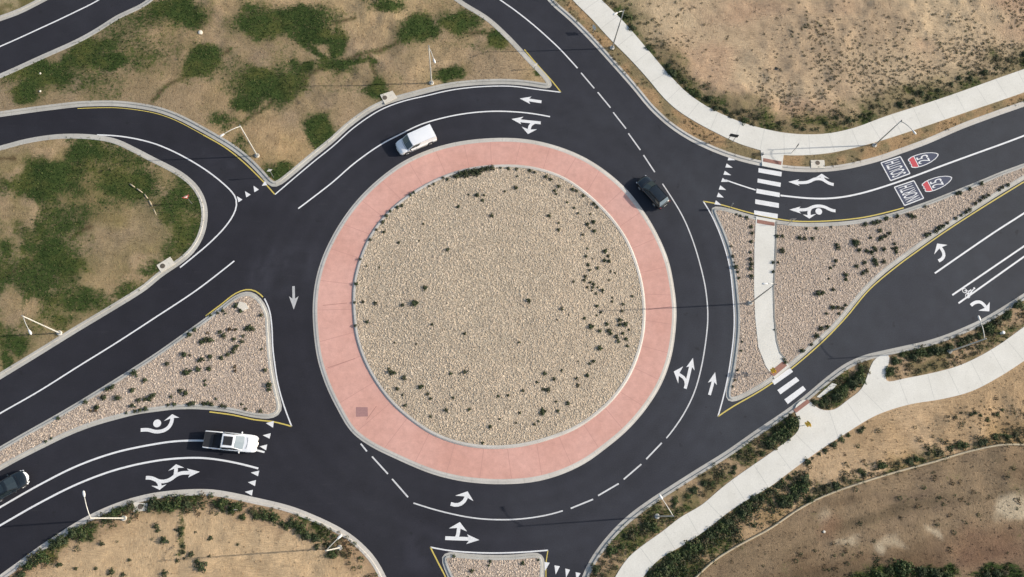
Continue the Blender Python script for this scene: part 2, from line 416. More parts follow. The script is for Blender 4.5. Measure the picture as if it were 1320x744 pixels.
BI = [(612,830),(594,790),(577.5,744),(573,735),(568.5,725),(567.5,717),(571.5,712.5),(580,711),(592,712.7),(609.7,714.4),(635.8,715.5),(662,715),(679.4,713.2),(693.3,711.8),(700,713.5),(702.5,720),(701.5,744),(703,790),(706,830)]; BI_C = [(680,900)]
EI = [(1440,160),(1400,177),(1340,203),(1312,213.5),(1290,221.5),(1265,232),(1240,242),(1215,252),(1190,261.5),(1165,270),(1140,277),(1115,282),(1090,285.5),(1065,287),(1040,287.5),(1025,287),(998.5,283.5),(973,278.5),(949,271.5),(930,266.5),(920,264.8),(915,267),(915.5,272),(920,281),(930,303.5),(937.5,326),(942.5,348.5),(945.2,372),(948,409.5),(947,434.5),(944,459.5),(940,484.5),(935,504),(934.5,513.5),(937,518.5),(944,519),(955,515),(972.5,506),(990,495.5),(1020,473),(1040,456),(1060,438),(1075,424.5),(1090,407.5),(1108,385),(1122,369.5),(1140,353),(1165,334),(1190,316),(1215,298.5),(1240,282),(1265,266),(1290,250),(1320,232),(1380,196),(1440,162)]; EI_C = []
SE = [(715,900),(733,830),(741,780),(750,744),(760,722.5),(772,704.5),(790,683),(810,664),(835,645.5),(860,629),(897,605.5),(935,582),(970,557.5),(990,544),(1015,527),(1040,507.5),(1065,486.5),(1090,468.5),(1115,457.5),(1140,451.5),(1165,446),(1190,440.5),(1215,433),(1240,423),(1265,411.5),(1290,397),(1320,378),(1380,338),(1480,278)]; SE_C = [(1700,400),(1650,950),(1200,1100),(800,1050)]
NE = [(640,-95),(670,-55),(700,-8),(707.5,3),(735,27.5),(760,52.5),(785,80),(805,102.5),(820,120),(835,138.5),(860,162),(885,179),(902,188),(930,200),(960,209.5),(990,216),(1015,220.5),(1040,222),(1065,221.5),(1090,218.5),(1115,213),(1140,206),(1165,197),(1195,186),(1240,166.5),(1290,148),(1320,137.5),(1400,107),(1480,72)]; NE_C = [(1750,-60),(1400,-340),(700,-330)]
APO = [(660,178),(685,180.5),(710,186),(735,194.5),(760,206.5),(785,223.5),(810,246.5),(835,280),(852,311),(862.5,338),(869,370),(872,397),(871,425),(865,462),(852,497),(830,531),(806,557.5),(780,579),(755,597),(722,612.5),(688,621.5),(660,624),(630,624),(592,620),(555,610.5),(510,591.5),(475,574),(452,556),(435,528),(420,497),(409,462),(404.5,430),(403,400),(405,372),(411,345),(421,319),(438,288),(459,259.5),(485,233.5),(515,211),(545,196),(580,185),(620,179)]
INO = [(645,212.5),(675,213.5),(695,217),(722,226),(747,241),(770,260.5),(792,284),(810,311),(822,341),(829,368),(832,397),(830.5,429.5),(824,457),(812,486),(792,514.5),(767.5,537),(742,554),(715,565),(686,573.5),(660,578),(630,579),(605,576.5),(580,570.5),(553,559),(525,539.5),(503,519.5),(483,493),(468,465),(458,434.5),(454.5,404.5),(454,378),(456.5,356),(463,333),(474,307),(489.5,284),(509,264),(530,248.5),(555,234),(580,223.5),(605,216.5)]
NEL = [(700,-60),(722,-20),(740,3),(760,22.5),(785,50),(810,75),(835,102.5),(855,126.5),(872.5,142.5),(900,160),(930,175.5),(950,185),(968,191),(990,197),(1010,200.5),(1029,201),(1065,198.5),(1102,191),(1140,180.5),(1180,167.5),(1240,147),(1320,119.5),(1420,82)]
NEU = [(1400,58),(1320,89.5),(1290,100),(1240,118),(1190,135),(1140,151),(1102,165),(1072,172),(1047,174),(1015,172.5),(990,168),(960,160),(935,150),(910,137.5),(885,120),(860,94.5),(840,71),(820,47.5),(800,25),(777.5,3),(755,-20),(735,-60)]
SEU = [(770,800),(782,765),(791,747),(797.5,735.5),(810,718),(835,698),(855,684),(875,668),(905,650.5),(925,633),(947.5,615.5),(990,586),(1020,564),(1029,556),(1031,545),(1022,527),(1040,513),(1046,520),(1055,528),(1075,529),(1090,517),(1110,502),(1120,477),(1128,461),(1146,457),(1142,479),(1140,492.5),(1165,488),(1190,483.5),(1230,473.5),(1255,463),(1285,446),(1320,421),(1380,378)]
SEL = [(1420,395),(1320,465),(1290,484.5),(1252,504.5),(1215,514.5),(1170,522),(1130,535),(1110,546),(1085,562),(1065,574.5),(1040,592),(1015,610.5),(990,629),(965,643),(935,663),(910,683),(880,703),(850,720.5),(830,742),(812,775),(800,810)]
WATTLE = [(850,800),(875,764),(897.5,743),(915,726),(942.5,708),(966,695),(990,682.5),(1027.5,657),(1062.5,639),(1110,622),(1152.5,609),(1202.5,595.5),(1240,584),(1265,578),(1290,573.5),(1320,573.5),(1400,568)]

# ---- colour and cover of the open ground, in photo pixels
def col(c, n): return np.tile(np.array(c, float), (n, 1))
def mixc(a, b, t): return a*(1-t[:, None])+b*t[:, None]
GNW = [(60,100,55,20),(112,72,50,20,1,-25),(35,120,22,14),(140,80,25,12),(225,14,48,18),(262,80,27,26,1.2),(335,30,45,18),(375,25,62,22),(412,45,32,14,1.1),(345,110,48,26,1.1),(325,132,28,14),(390,92,18,10),(500,8,26,11,1.1),(540,42,27,20,1.2),(590,28,28,20,1),(645,50,16,11,1.1),(580,97,17,11,1.2),(485,118,20,13,1.2),(412,172,22,20,1.2),(357,224,20,10,1.1),(434,64,9,22),(285,155,22,12,.7),(312,190,14,16,.7),(196,20,34,15,.7),(695,95,9,7,1),(430,88,26,7,.9),(320,18,18,18,.8),(180,70,45,35,.62),(160,30,40,30,.6),(90,40,50,20,.5,-25),(215,60,20,30,.5),(300,100,20,30,.5),(370,70,40,30,.35),(255,22,18,12,1.2),(100,118,50,8,.5),(615,62,50,8,.4),(440,110,40,20,.35)]
GW = [(60,230,58,30,1.15),(112,198,42,14,1.1),(165,235,48,26,1),(150,205,50,14,.8),(225,270,26,34,.9),(235,310,18,28,.9),(68,330,28,22,1.15),(88,345,26,16,1.1),(55,300,10,26,.9),(30,300,18,12,.7),(8,330,12,20,.8),(190,345,32,16,.9),(215,325,18,13,.8),(100,390,30,16,.9),(60,365,28,14,.9),(140,392,26,12,.8),(165,380,18,8,.9),(20,440,22,18,.9),(80,415,22,12,.8),(5,462,10,16,.9),(40,420,22,16,.6),(140,270,30,15,.6),(110,360,60,30,.5),(30,350,30,50,.5)]
CHN = [[(195,128),(215,113),(237,100),(262,84)],[(310,162),(328,150),(350,133),(385,109),(420,88),(460,75),(490,65),(515,57)],[(475,75),(482,92),(486,106)],[(430,33),(445,30),(458,25)],[(282,72),(296,65)],[(600,42),(640,42),(660,38)],[(437,95),(430,70),(424,50)]]
CHW = [[(0,362),(30,345),(55,330)],[(92,308),(105,300),(118,292)],[(0,208),(20,206)]]
def f_nw(px, py, X, Y):
    n = len(px); t = sstep(.35, .65, fbm(X*.09, Y*.09, 4, 3))
    c = mixc(col((.40,.285,.165), n), col((.29,.215,.135), n), t)
    c = mixc(c, col((.46,.31,.155), n), .6*sstep(.55, .75, fbm(X*.06, Y*.06, 3, 8)))
    c = mixc(c, col((.235,.18,.115), n), .75*sstep(330, 120, px+(fbm(X*.1, Y*.1, 3, 88)-.5)*160))
    c = mixc(c, col((.20,.155,.075), n), .72*blobs(px, py, [(q[0], q[1], q[2]*1.45+6, q[3]*1.5+6)+((min(q[4],1)*.9,)+tuple(q[5:]) if len(q)>4 else (.9,)) for q in GNW])*sstep(.3, .6, fbm(X*.5, Y*.5, 3, 61)))
    c = mixc(c, col((.46,.335,.19), n), .6*sstep(330, 520, px)*sstep(.45, .65, fbm(X*.12, Y*.12, 3, 62)))
    g = np.maximum(blobs(px, py, GNW)*1.0, .62*sstep(.48, .75, fbm(X*.14, Y*.14, 4, 21))*(.45+.55*sstep(330, 60, px)))+.06
    for s in CHN: g = np.maximum(g, .55*stroke(px, py, s, 6)); c = mixc(c, col((.085,.06,.03), n), .85*stroke(px, py, s, 1.9))
    g = np.maximum(g, stroke(px, py, [(375,45),(430,85),(480,80)], 5)*.9)
    return c, g
def f_w(px, py, X, Y):
    n = len(px); t = sstep(.35, .65, fbm(X*.1, Y*.1, 4, 43))
    c = mixc(col((.37,.265,.155), n), col((.27,.205,.125), n), t)
    c = mixc(c, col((.16,.13,.05), n), .7*blobs(px, py, [(120,260,45,30),(130,285,30,12)]))
    c = mixc(c, col((.175,.145,.060), n), .8*blobs(px, py, [(q[0], q[1], q[2]*1.45+6, q[3]*1.5+6)+((min(q[4],1)*.9,)+tuple(q[5:]) if len(q)>4 else (.9,)) for q in GW])*sstep(.28, .55, fbm(X*.4, Y*.4, 3, 66)))
    g = np.maximum(blobs(px, py, GW), .80*sstep(.33, .6, fbm(X*.14, Y*.14, 4, 33)))+.06
    g = g*(1-.9*blobs(px, py, [(160,310,48,30),(15,212,18,16),(78,195,10,12),(150,335,40,18),(32,262,20,12),(15,395,16,20),(130,360,22,12),(40,400,14,12)]))
    for s in CHW: c = mixc(c, col((.09,.06,.03), n), .85*stroke(px, py, s, 2))
    return c, g
def f_tl(px, py, X, Y):
    n = len(px); return mixc(col((.30,.24,.14), n), col((.14,.12,.05), n), sstep(.4, .6, fbm(X*.4, Y*.4, 3, 3))), .3*np.ones(n)
def f_sw(px, py, X, Y):
    n = len(px); c = mixc(col((.42,.295,.17), n), col((.48,.345,.205), n), sstep(.35, .65, fbm(X*.12, Y*.12, 4, 53)))
    e = segdist(X, Y, SFg); band = sstep(3.6, .9, e+(fbm(X*.5, Y*.5, 3, 4)-.5)*3)
    c = mixc(c, col((.30,.20,.12), n), band*.7)
    g = band*(.12+.75*sstep(.44, .66, fbm(X*.42, Y*.42, 3, 71)))
    g = np.maximum(g, .7*stroke(px, py, [(236,655),(236,700),(232,715)], 4))
    return c, g
def f_ne(px, py, X, Y):
    n = len(px); c = mixc(col((.385,.285,.185), n), col((.46,.35,.225), n), sstep(.35, .65, fbm(X*.1, Y*.1, 4, 63)))
    c = mixc(c, col((.40,.26,.17), n), .6*sstep(.5, .7, fbm(X*.07, Y*.12, 3, 64)))
    dU = segdist(X, Y, NEUg); strip = inpoly(X, Y, NEstrip)
    band = sstep(5.0, .8, dU+(fbm(X*.3, Y*.3, 3, 6)-.5)*5)
    spk = sstep(.52, .68, fbm(X*1.5, Y*1.5, 2, 91))*sstep(.34, .62, fbm(X*.10, Y*.10, 3, 14)+.25*sstep(16, 4, dU)+.12*blobs(px, py, [(1240,60,90,45),(1080,90,90,40)]))
    g = np.maximum(band*(.30+.42*sstep(.35, .6, fbm(X*.35, Y*.35, 3, 5))), .16*spk)
    c = mixc(c, col((.185,.15,.075), n), band*.75)
    cs = mixc(col((.21,.165,.09), n), col((.34,.225,.12), n), sstep(.4, .62, fbm(X*.5, Y*.5, 3, 15)))
    c = np.where(strip[:, None], cs, c); g = np.where(strip, .30*sstep(.4, .7, fbm(X*.7, Y*.7, 3, 77))+.05, g)
    return c, g
def f_se(px, py, X, Y):
    n = len(px); up = inpoly(X, Y, SEstrip); low = inpoly(X, Y, SElow)
    c = mixc(col((.39,.27,.155), n), col((.46,.325,.195), n), sstep(.35, .65, fbm(X*.14, Y*.14, 4, 83)))
    dl = segdist(X, Y, SELg); dw = segdist(X, Y, WAg)
    bl = sstep(2.6, .8, dl+(fbm(X*.4, Y*.4, 3, 2)-.5)*2)*sstep(1070, 960, px)
    bw = sstep(2.4, .5, dw+(fbm(X*.35, Y*.35, 3, 12)-.5)*2.4)
    g = np.maximum(bl*.7, bw*(.12+.55*sstep(.4, .6, fbm(X*.3, Y*.3, 3, 19))))
    g = np.maximum(g, .8*blobs(px, py, [(880,730,40,22),(925,705,32,16),(900,735,30,14),(1025,620,22,16,.6),(1045,650,20,10,.5)]))
    c = mixc(c, col((.25,.165,.07), n), .6*sstep(4.5, 1, dw)*sstep(.4, .6, fbm(X*.25, Y*.25, 3, 29)))
    cb = mixc(col((.135,.09,.053), n), col((.20,.145,.09), n), sstep(.3, .68, fbm(X*.11, Y*.17, 5, 93)))
    cb = mixc(cb, col((.105,.075,.055), n), .8*sstep(.5, .75, fbm(X*.2, Y*.3, 4, 94)))
    cb = mixc(cb, col((.27,.195,.12), n), .7*sstep(.45, .68, fbm(X*.05+Y*.02, Y*.30-X*.07, 5, 98)))
    cb = mixc(cb, col((.10,.075,.045), n), .6*sstep(.5, .7, fbm(X*.06, Y*.4-X*.10, 5, 99)))
    cb = mixc(cb, col((.44,.36,.25), n), np.clip(1.3*blobs(px, py, [(1310,655,22,16,1.2),(1138,708,8,8,.9),(1150,700,18,5,.5),(1203,682,10,4,.7,35),(1090,698,16,4,.6,-10),(1060,665,6,14,.4)]), 0, 1))
    cb = mixc(cb, col((.21,.115,.07), n), .5*blobs(px, py, [(1270,710,60,30),(1065,680,12,16)]))
    gb = .95*blobs(px, py, [(1160,742,50,9),(1210,742,30,10),(1290,740,40,8),(1110,745,30,8)])+.28*sstep(.5, .7, fbm(X*.3, Y*.4, 4, 39))
    cs = mixc(col((.19,.15,.075), n), col((.36,.255,.155), n), sstep(.42, .62, fbm(X*.45, Y*.45, 3, 16)))
    gs = .08+.62*sstep(.44, .66, fbm(X*.25, Y*.25, 3, 45)+.12*blobs(px, py, [(800,700,35,30),(1010,555,40,22),(1090,500,50,30),(1200,452,60,10),(1150,480,14,14)]))
    gs = gs*(1-.75*blobs(px, py, [(1235,468,40,7),(1200,480,40,5),(875,640,30,14),(790,728,20,14)]))
    c = np.where(low[:, None], cb, c); g = np.where(low, gb, g)
    c = np.where(up[:, None], cs, c); g = np.where(up, gs, g)
    return c, g

def build_region(name, trace, close, fn, mat, kerb, h=.34, amp=.12, extra=None, kprof=KERB, keep=None, dome=0):
    tr = G(trace); cl = [P(*p) for p in close]; full = tr+cl
    sgn = 1 if area(full) > 0 else -1
    edge = offset(tr, sgn*(kprof[-2][0]-.06)); poly = edge+cl
    if extra:
        tr2 = G(extra[0]); e2 = offset(tr2, sgn*(kprof[-2][0]-.06)); poly = poly+e2+[P(*p) for p in extra[1]]
        sweep('kerb', tr2, kprof, kerb, sgn)
    V, F = triangulate(poly, h); F = orient_up(V, F)
    X, Y = V[:, 0], V[:, 1]; px, py = to_px(X, Y)
    dE = segdist(X, Y, edge)
    if extra: dE = np.minimum(dE, segdist(X, Y, e2))
    a = sstep(.4, 4, dE)
    if keep is not None: a = a*sstep(.3, 2.5, segdist(X, Y, keep))*(~inpoly(X, Y, keep))
    Z = .115+a*amp*(fbm(X*.35, Y*.35, 5, 1)*2-.55)*(1+2*sstep(.4, .8, fbm(X*.07, Y*.07, 2, 2)))+dome*sstep(.5, 5, dE)
    if fn:
        c, g = fn(px, py, X, Y); c = np.clip(c, .001, 1)
    else: c = np.full((len(X), 3), .3); g = np.zeros(len(X))
    me = meshnp(name, np.c_[X, Y, Z], F, c, True); at = me.attributes.new('grass', 'FLOAT', 'POINT'); at.data.foreach_set('value', np.asarray(g, np.float32))
    o = tag(link(name, me, mat), kind='structure')
    sweep('kerb', tr, kprof, kerb, sgn)
    return dict(obj=o, poly=poly, edge=edge, V=np.c_[X, Y, Z], g=g, c=c, F=F)

SFg = G(SF); NEUg = G(NEU); NELg = G(NEL); SEUg = G(SEU); SELg = G(SEL); WAg = G(WATTLE)
NEstrip = G(NE)+NELg[::-1]; NEpath = NELg+NEUg
SEstrip = G(SE)+SEUg[::-1]; SEpath = SEUg+SELg; SElow = WAg+[P(1700,600),P(1600,950),P(800,1000)]

# ground to the horizon and the asphalt sheet
V = np.array([(-2500,-2500,-.03),(2500,-2500,-.03),(2500,2500,-.03),(-2500,2500,-.03)], float)
me = meshnp('ground', V, np.array([[0,1,2,3]]), np.tile((.33,.24,.15), (4, 1)))
me.attributes.new('grass', 'FLOAT', 'POINT').data.foreach_set('value', np.full(4, .25, np.float32)); tag(link('ground', me, M['terrain']), kind='structure')
gx = np.arange(-100, 100.1, .55); gy = np.arange(-75, 90.1, .55); nx, ny = len(gx), len(gy)
XX, YY = np.meshgrid(gx, gy); XX = XX.ravel(); YY = YY.ravel(); px, py = to_px(XX, YY)
w = 1+.5*blobs(px, py, [(365,345,45,30),(545,715,32,26,1.3),(590,620,0.1,0.1),(300,225,50,12,.7,35)])*sstep(.35, .6, fbm(XX*.5+YY*.3, YY*.5-XX*.3, 3, 5))
w = w+.20*(fbm(XX*.12, YY*.12, 4, 8)-.5)-.30*blobs(px, py, [(1060,690,.1,.1),(870,280,9,12,1),(560,195,.1,.1),(880,189,20,6,.8)])
w = w*.93+.62*sstep(300, 1250, px+(fbm(XX*.05, YY*.05, 2, 3)-.5)*160)*1.35  # brightens towards the east: sun glare painted into the asphalt tint
w = w+.10*blobs(px, py, [(1190,360,90,40),(1180,420,80,16,1.4,-15),(700,700,80,40)])
i = np.arange((ny-1)*(nx-1)); r_, c_ = i//(nx-1), i % (nx-1); a_ = r_*nx+c_
apo_ = G(APO, closed=True); dr = segdist(XX, YY, apo_+[apo_[0]]); out = ~inpoly(XX, YY, apo_)
for r0 in (1.4, 3.1, 5.9, 7.6): w = w*(1+.10*out*np.exp(-((dr-r0)/.45)**2)*(.5+fbm(XX*.2, YY*.2, 3, int(r0*9))))
w = w*(1-.10*out*np.exp(-((dr-4.6)/.25)**2))
tq = sstep(300, 1250, px)[:, None]  # hue shift that goes with the painted glare
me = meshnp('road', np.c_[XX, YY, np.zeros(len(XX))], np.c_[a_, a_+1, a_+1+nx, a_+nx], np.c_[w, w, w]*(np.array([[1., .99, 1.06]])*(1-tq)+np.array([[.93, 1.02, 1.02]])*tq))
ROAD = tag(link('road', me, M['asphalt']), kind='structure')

R_NW = build_region('north_west_ground', NW_A, NW_C[:1]+[NW_C[1]], f_nw, M['terrain'], M['kerb'], amp=.16, extra=(NW_B, NW_D))
R_TL = build_region('corner_ground', TL, TL_C, f_tl, M['terrain'], M['kerb'])
R_W = build_region('west_ground', WF, WF_C, f_w, M['terrain'], M['kerb'], amp=.16)
R_SW = build_region('south_west_ground', SF, SF_C, f_sw, M['terrain'], M['kerbw'], amp=.10)
R_NE = build_region('north_east_ground', NE, NE_C, f_ne, M['terrain'], M['kerbw'], amp=.14, keep=NEpath)
R_SE = build_region('south_east_ground', SE, SE_C, f_se, M['terrain'], M['kerb'], amp=.12, keep=SEpath)
R_SI = build_region('south_west_splitter_island', SI_, SI_C, None, M['gravelp'], M['kerb'], h=.8, amp=.05, kprof=KERBN)
R_BI = build_region('south_splitter_island', BI, BI_C, None, M['gravelp'], M['kerb'], h=.8, amp=.05, kprof=KERBN)
R_EI = build_region('east_splitter_island', EI, EI_C, None, M['gravelp'], M['kerb'], h=.8, amp=.0, kprof=KERBN)

# pavements
slab('pavement_north_east', NEpath, .165, M['walk'])
NERAMP = [(981,192),(983,206),(1006,210.5),(1009,198)]
slab('pavement_north_east_ramp', [P(*p) for p in [(980,193),(982,214.5),(1007,219.5),(1010,199)]], .160, M['walk'])
slab('pavement_south_east', SEpath, .165, M['walk'])
EPATH = [P(*p) for p in [(974,279.5),(999,284),(997.5,340),(995.5,372),(996.5,410),(999.5,440),(1004,455),(1012,465),(1017,473),(998,488.5),(987,473),(977,448),(973,410),(971.5,372),(972,320)]]
slab('pavement_east_island', EPATH, .162, M['walk'])
slab('pavement_edging', [P(*p) for p in [(999.6,286),(1001.4,286.3),(999.8,340),(997.5,372),(998.6,410),(1001.6,440),(1006,455),(1013,463),(1012,465),(1004,455),(999.8,440),(996.8,410),(995.8,372),(997.8,340)]], .20, M['kerb'])
slab('pavement_landing', [P(*p) for p in [(1052,512),(1072,494),(1078,496),(1074,501),(1056,513)]], .172, M['walk'])
for q in ([(983.5,204.5),(1007,209),(1006.5,213.5),(983,209)], [(975.5,283.5),(998,287.5),(997.8,292),(975.3,288.3)], [(991,480.5),(1008,466.5),(1014,471.5),(997,485.5)], [(1022,528.5),(1040,515),(1043.5,519),(1025.5,532.5)]):
    tag(slab('tactile_paving', [P(*p) for p in q], .178, M['tactile']), kind='structure')

JT = m_concrete('joint_groove', (.44, .43, .39), (.50, .49, .45))
def joints(A, B, z, step=3.0):
    s = 0
    for i in range(1, len(A)):
        s += math.dist(A[i-1], A[i])
        if s < step: continue
        s = 0; a = A[i]
        if not in_view(np.array([a[0]]), np.array([a[1]]), 10)[0]: continue
        b = min(B, key=lambda q: math.dist(a, q)); L_ = math.dist(a, b)
        if L_ > 7: continue
        u = ((b[0]-a[0])/L_, (b[1]-a[1])/L_); V, F = ribbon([(a[0]+u[0]*.1, a[1]+u[1]*.1), (b[0]-u[0]*.1, b[1]-u[1]*.1)], .045, z)
        JV.append((V, F))
def ribbon(pts, w, z):
    L = offset(pts, w/2); R = offset(pts, -w/2); n = len(pts)
    V = [(x, y, z) for x, y in L]+[(x, y, z) for x, y in R]
    return V, [(i, n+i, n+i+1, i+1) for i in range(n-1)]
JV = []; joints(NELg, NEUg, .169); joints(SELg, SEUg, .169); m = MB()
for V, F in JV: m.add(V, F)
tag(m.build('pavement_joints', JT), kind='structure')

# roundabout: outer mountable kerb, pink truck apron, inner kerb, gravel mound
apo = G(APO, closed=True); ino = G(INO, closed=True, sm=3); s1 = 1 if area(apo) > 0 else -1; s2 = 1 if area(ino) > 0 else -1
sweep('kerb', apo, [(0, .0), (0, .012), (.16, .03), (.30, .085), (.56, .10), (.58, .02)], M['kerbw'], s1, True)
sweep('kerb', ino, [(0, .02), (0, .125), (.10, .20), (.17, .24), (.40, .245), (.43, .05)], M['kerbw'], s2, True)
oo = offset(apo, s1*.565, True); ii = offset(ino, s2*.01, True)
if s1 < 0: oo = oo[::-1]
if s2 < 0: ii = ii[::-1]
n1, n2 = len(oo), len(ii)
r = delaunay_2d_cdt([Vector(p) for p in oo+ii], [], [list(range(n1)), list(range(n1, n1+n2))], 1, 1e-6)
Vc = np.array([tuple(p) for p in r[0]]); Fc = np.array([f for f in r[2]]); ce = Vc[Fc].mean(1)
Fc = Fc[~inpoly(ce[:, 0], ce[:, 1], offset(ii, .02, True))]; Fc = orient_up(Vc, Fc)
APR = tag(link('truck_apron', meshnp('truck_apron', np.c_[Vc, np.full(len(Vc), .098)], Fc), M['apron']), kind='structure')
slab('apron_patch', [P(*p) for p in [(459,525),(474,525),(474.5,537),(459,537.5)]], .104, plain('mauve_patch', (.36,.20,.19), .85, var=.2), z0=.10, kind=None, parent=APR)
for q in ([(412,394.5),(452,390.5)], [(418,476),(462,461)], [(470,545),(488,520)], [(869,395),(831,400)]):  # joints; the last is the island lamp's pole shadow drawn as a dark line
    a, b = P(*q[0]), P(*q[1]); MB().box(((a[0]+b[0])/2, (a[1]+b[1])/2, .1), (math.hypot(b[0]-a[0], b[1]-a[1])-.8, .05, .004), Matrix.Rotation(math.atan2(b[1]-a[1], b[0]-a[0]), 3, 'Z')).build('joint_and_shadow_line', plain('joint_shade', (.30,.14,.12), .9), APR)
jm = MB(); cx_ = sum(p[0] for p in ino)/len(ino); cy_ = sum(p[1] for p in ino)/len(ino)
for k in range(36):
    an = k*math.pi/18+.06; dx, dy = math.cos(an), math.sin(an)
    def hit(C): return min(C, key=lambda p: abs(math.atan2((p[1]-cy_)*dx-(p[0]-cx_)*dy, (p[0]-cx_)*dx+(p[1]-cy_)*dy)))
    p, q = hit(ino), hit(apo); L_ = math.dist(p, q); u = ((q[0]-p[0])/L_, (q[1]-p[1])/L_)
    V_, F_ = ribbon([(p[0]+u[0]*.05, p[1]+u[1]*.05), (q[0]-u[0]*.6, q[1]-u[1]*.6)], .04, .101); jm.add(V_, F_)
jm.build('panel_joints', plain('apron_joint', (.42,.22,.19), .9), APR)
cpoly = offset(ino, s2*.36, True); V, F = triangulate(cpoly, .8); F = orient_up(V, F)
def zc(X, Y):
    d = segdist(X, Y, cpoly+[cpoly[0]]); return .21+.45*sstep(.3, 11, d)+.05*(fbm(X*.6, Y*.6, 3, 7)-.5)
link('central_island', meshnp('central_island', np.c_[V, zc(V[:, 0], V[:, 1])], F, None, True), M['gravel'])['kind'] = 'structure'

# ================================================================ ROAD MARKINGS (parts of the road)
def ribbon(pts, w, z):
    L = offset(pts, w/2); R = offset(pts, -w/2); n = len(pts)
    V = [(x, y, z) for x, y in L]+[(x, y, z) for x, y in R]
    return V, [(i, n+i, n+i+1, i+1) for i in range(n-1)]
def line(px, w=.17, mat='white', name='lane_line', z=.006):
    pts = G(px, .5, sm=1) if len(px) > 2 else [P(*p) for p in px]
    V, F = ribbon(pts, w, z); return link(name, meshpy(name, V, F), M[mat], ROAD)
def polyflat(px, mat='white', name='crosswalk_bar', z=.006):
    v = [(*P(*p), z) for p in px]
    if area([q[:2] for q in v]) < 0: v = v[::-1]
    return link(name, meshpy(name, v, [tuple(range(len(v)))]), M[mat], ROAD)
def arrow(name, strokes, heads, dots=(), w=.40, mat='white', label=None):
    m = MB()
    for k, s in enumerate(strokes):
        e_ = min(heads, key=lambda h: math.dist(h[0], s[-1])); s = list(s)+[(s[-1][0]*.45+e_[0][0]*.55, s[-1][1]*.45+e_[0][1]*.55)]
        pts = smooth(crom([P(*p) for p in s], .25), 1); V, F = ribbon(pts, w, .006+.0025*k); m.add(V, F)
    for k, h in enumerate(heads):
        v = [(*P(*p), .014+.0025*k) for p in h]
        c = v[0]; b = ((v[1][0]+v[2][0])/2, (v[1][1]+v[2][1])/2)
        nb = (b[0]+(c[0]-b[0])*.26, b[1]+(c[1]-b[1])*.26, v[0][2])          # notched base
        a2 = [v[0], v[1], nb, v[2]]
        if area([q[:2] for q in a2]) < 0: a2 = a2[::-1]
        m.add(a2, [(0, 1, 2, 3)])
    for x, y, r in dots: X, Y = P(x, y); m.disc(X, Y, .022, r)
    o = m.build(name, M[mat], ROAD)
    if label: o['label'] = label
    return o
# ring and approach lines
line([(490,-110),(560,-62),(615,-22),(649,3),(660,10.5),(685,30),(705,47.5),(722.5,64),(735,77.5),(744.5,88)])
for q in [((749,94),(766,114)),((770.5,119),(787,139)),((790.5,145),(807,166)),((810,172),(825.5,193.5)),((829.5,200),(844,222)),((735.7,655.5),(764.5,643.7)),((771,639),(797.5,623.5)),((804,618),(826.7,598.5)),((833,592),(853,571)),((465,572),(473,582)),((479.5,588.5),(500,611)),((505.5,617.5),(526,641))]:
    line(q, .17, 'ringw')
RL = dict(mat='ringw', w=.15)
line([(854,237),(869,260),(881,281),(892.5,308.5),(902.5,341),(909.5,372),(912.3,400),(912.3,415),(909.5,442),(904,474),(895,506),(881,534.5),(864,559),(859,565)], **RL)
line([(533,648.5),(555,655.5),(580,662),(605,667),(630,669.6),(660,669.8),(685,667.5),(710,663),(725.5,658.5)], **RL)
line([(384.5,269),(405,253.5),(430,234),(455,212),(490,187),(517.5,172.5),(542.5,160.5),(580,150),(617.5,144.5),(650,143.6),(685,146.3),(709,150.5)])
line([(302,336.5),(255,373),(200,409.5),(150,442),(100,473),(50,504.5),(0,533),(-60,568),(-150,622)])
line([(125,174),(150,175.2),(175,179),(200,185.5),(225,196),(250,209.5),(270,222.5),(287,236),(299,247.5),(305,257),(305.3,265),(301,277),(290,293),(270,313.5),(250,330.5),(232,345)])
line([(-150,112),(-60,84),(0,60),(25,49),(50,37.5),(75,26),(100,14),(122,3),(160,-22),(220,-75)])
line([(-120,725),(-60,688),(0,654),(50,625.5),(100,600.5),(150,583),(200,572.5),(225,569),(250,568),(275,569),(310,575.5),(341,583)], .21)
line([(-120,750),(-60,712),(0,677.5),(50,649),(100,624),(150,605.5),(200,594.3),(237,590.5),(262,590.5),(287,593.5),(312,598.5),(333,604)], .21)
line([(935,232),(955,239),(974,245)]); line([(1006,252),(1040,255.5),(1065,256),(1090,253.5),(1115,248),(1140,240.5),(1175,228.5),(1215,213.5),(1252,200),(1295,184.5),(1320,175),(1400,142)], .22)
line([(1205,352.4),(1281,300),(1320,275),(1400,222)], .21); line([(1227.5,380.5),(1320,317.5),(1400,263)], .21); line([(1235.6,391),(1320,331),(1400,275)], .21)
# edge lines along the kerbs and round the painted noses
E_ = lambda q, m='white', w=.15: line(q, w, m, 'edge_line', .005)
E_([(354.5,250.8),(380,229),(405,208),(430,188),(455,165.5),(490,142),(520,130.5),(547.5,124),(580,116.5),(620,111.8),(660,111.3),(690,115),(723,119)])
E_([(723,119),(712,105),(693,84),(676,64)], 'yellow'); E_([(354,250.5),(344.5,239.5),(335,229.5),(315,210),(290,190),(262,174)], 'yellow')
E_([(262,174),(225,154.5),(200,146),(175,141.5),(150,139),(125,139),(100,140)], 'yellow', .09)
E_([(341,385),(347,398),(350.5,422),(351.5,447),(354.5,472),(358,494),(366,523),(376,549.8)]); E_([(376,549.8),(352,543.5),(330,541.5),(300,535),(270,531)], 'yellow')
E_([(265,407.5),(287,391),(303,378.5),(317,373),(330,375),(339,383)], 'yellow')
E_([(554.8,705.4),(574.8,709.2),(601,711.8),(635.8,713),(670.7,712),(691.6,710.6),(706.4,709.4)]); E_([(554.8,705.4),(564,724),(574.5,744),(592,790)], 'yellow'); E_([(706.4,709.7),(704,723),(703.8,744)], 'yellow', .1)
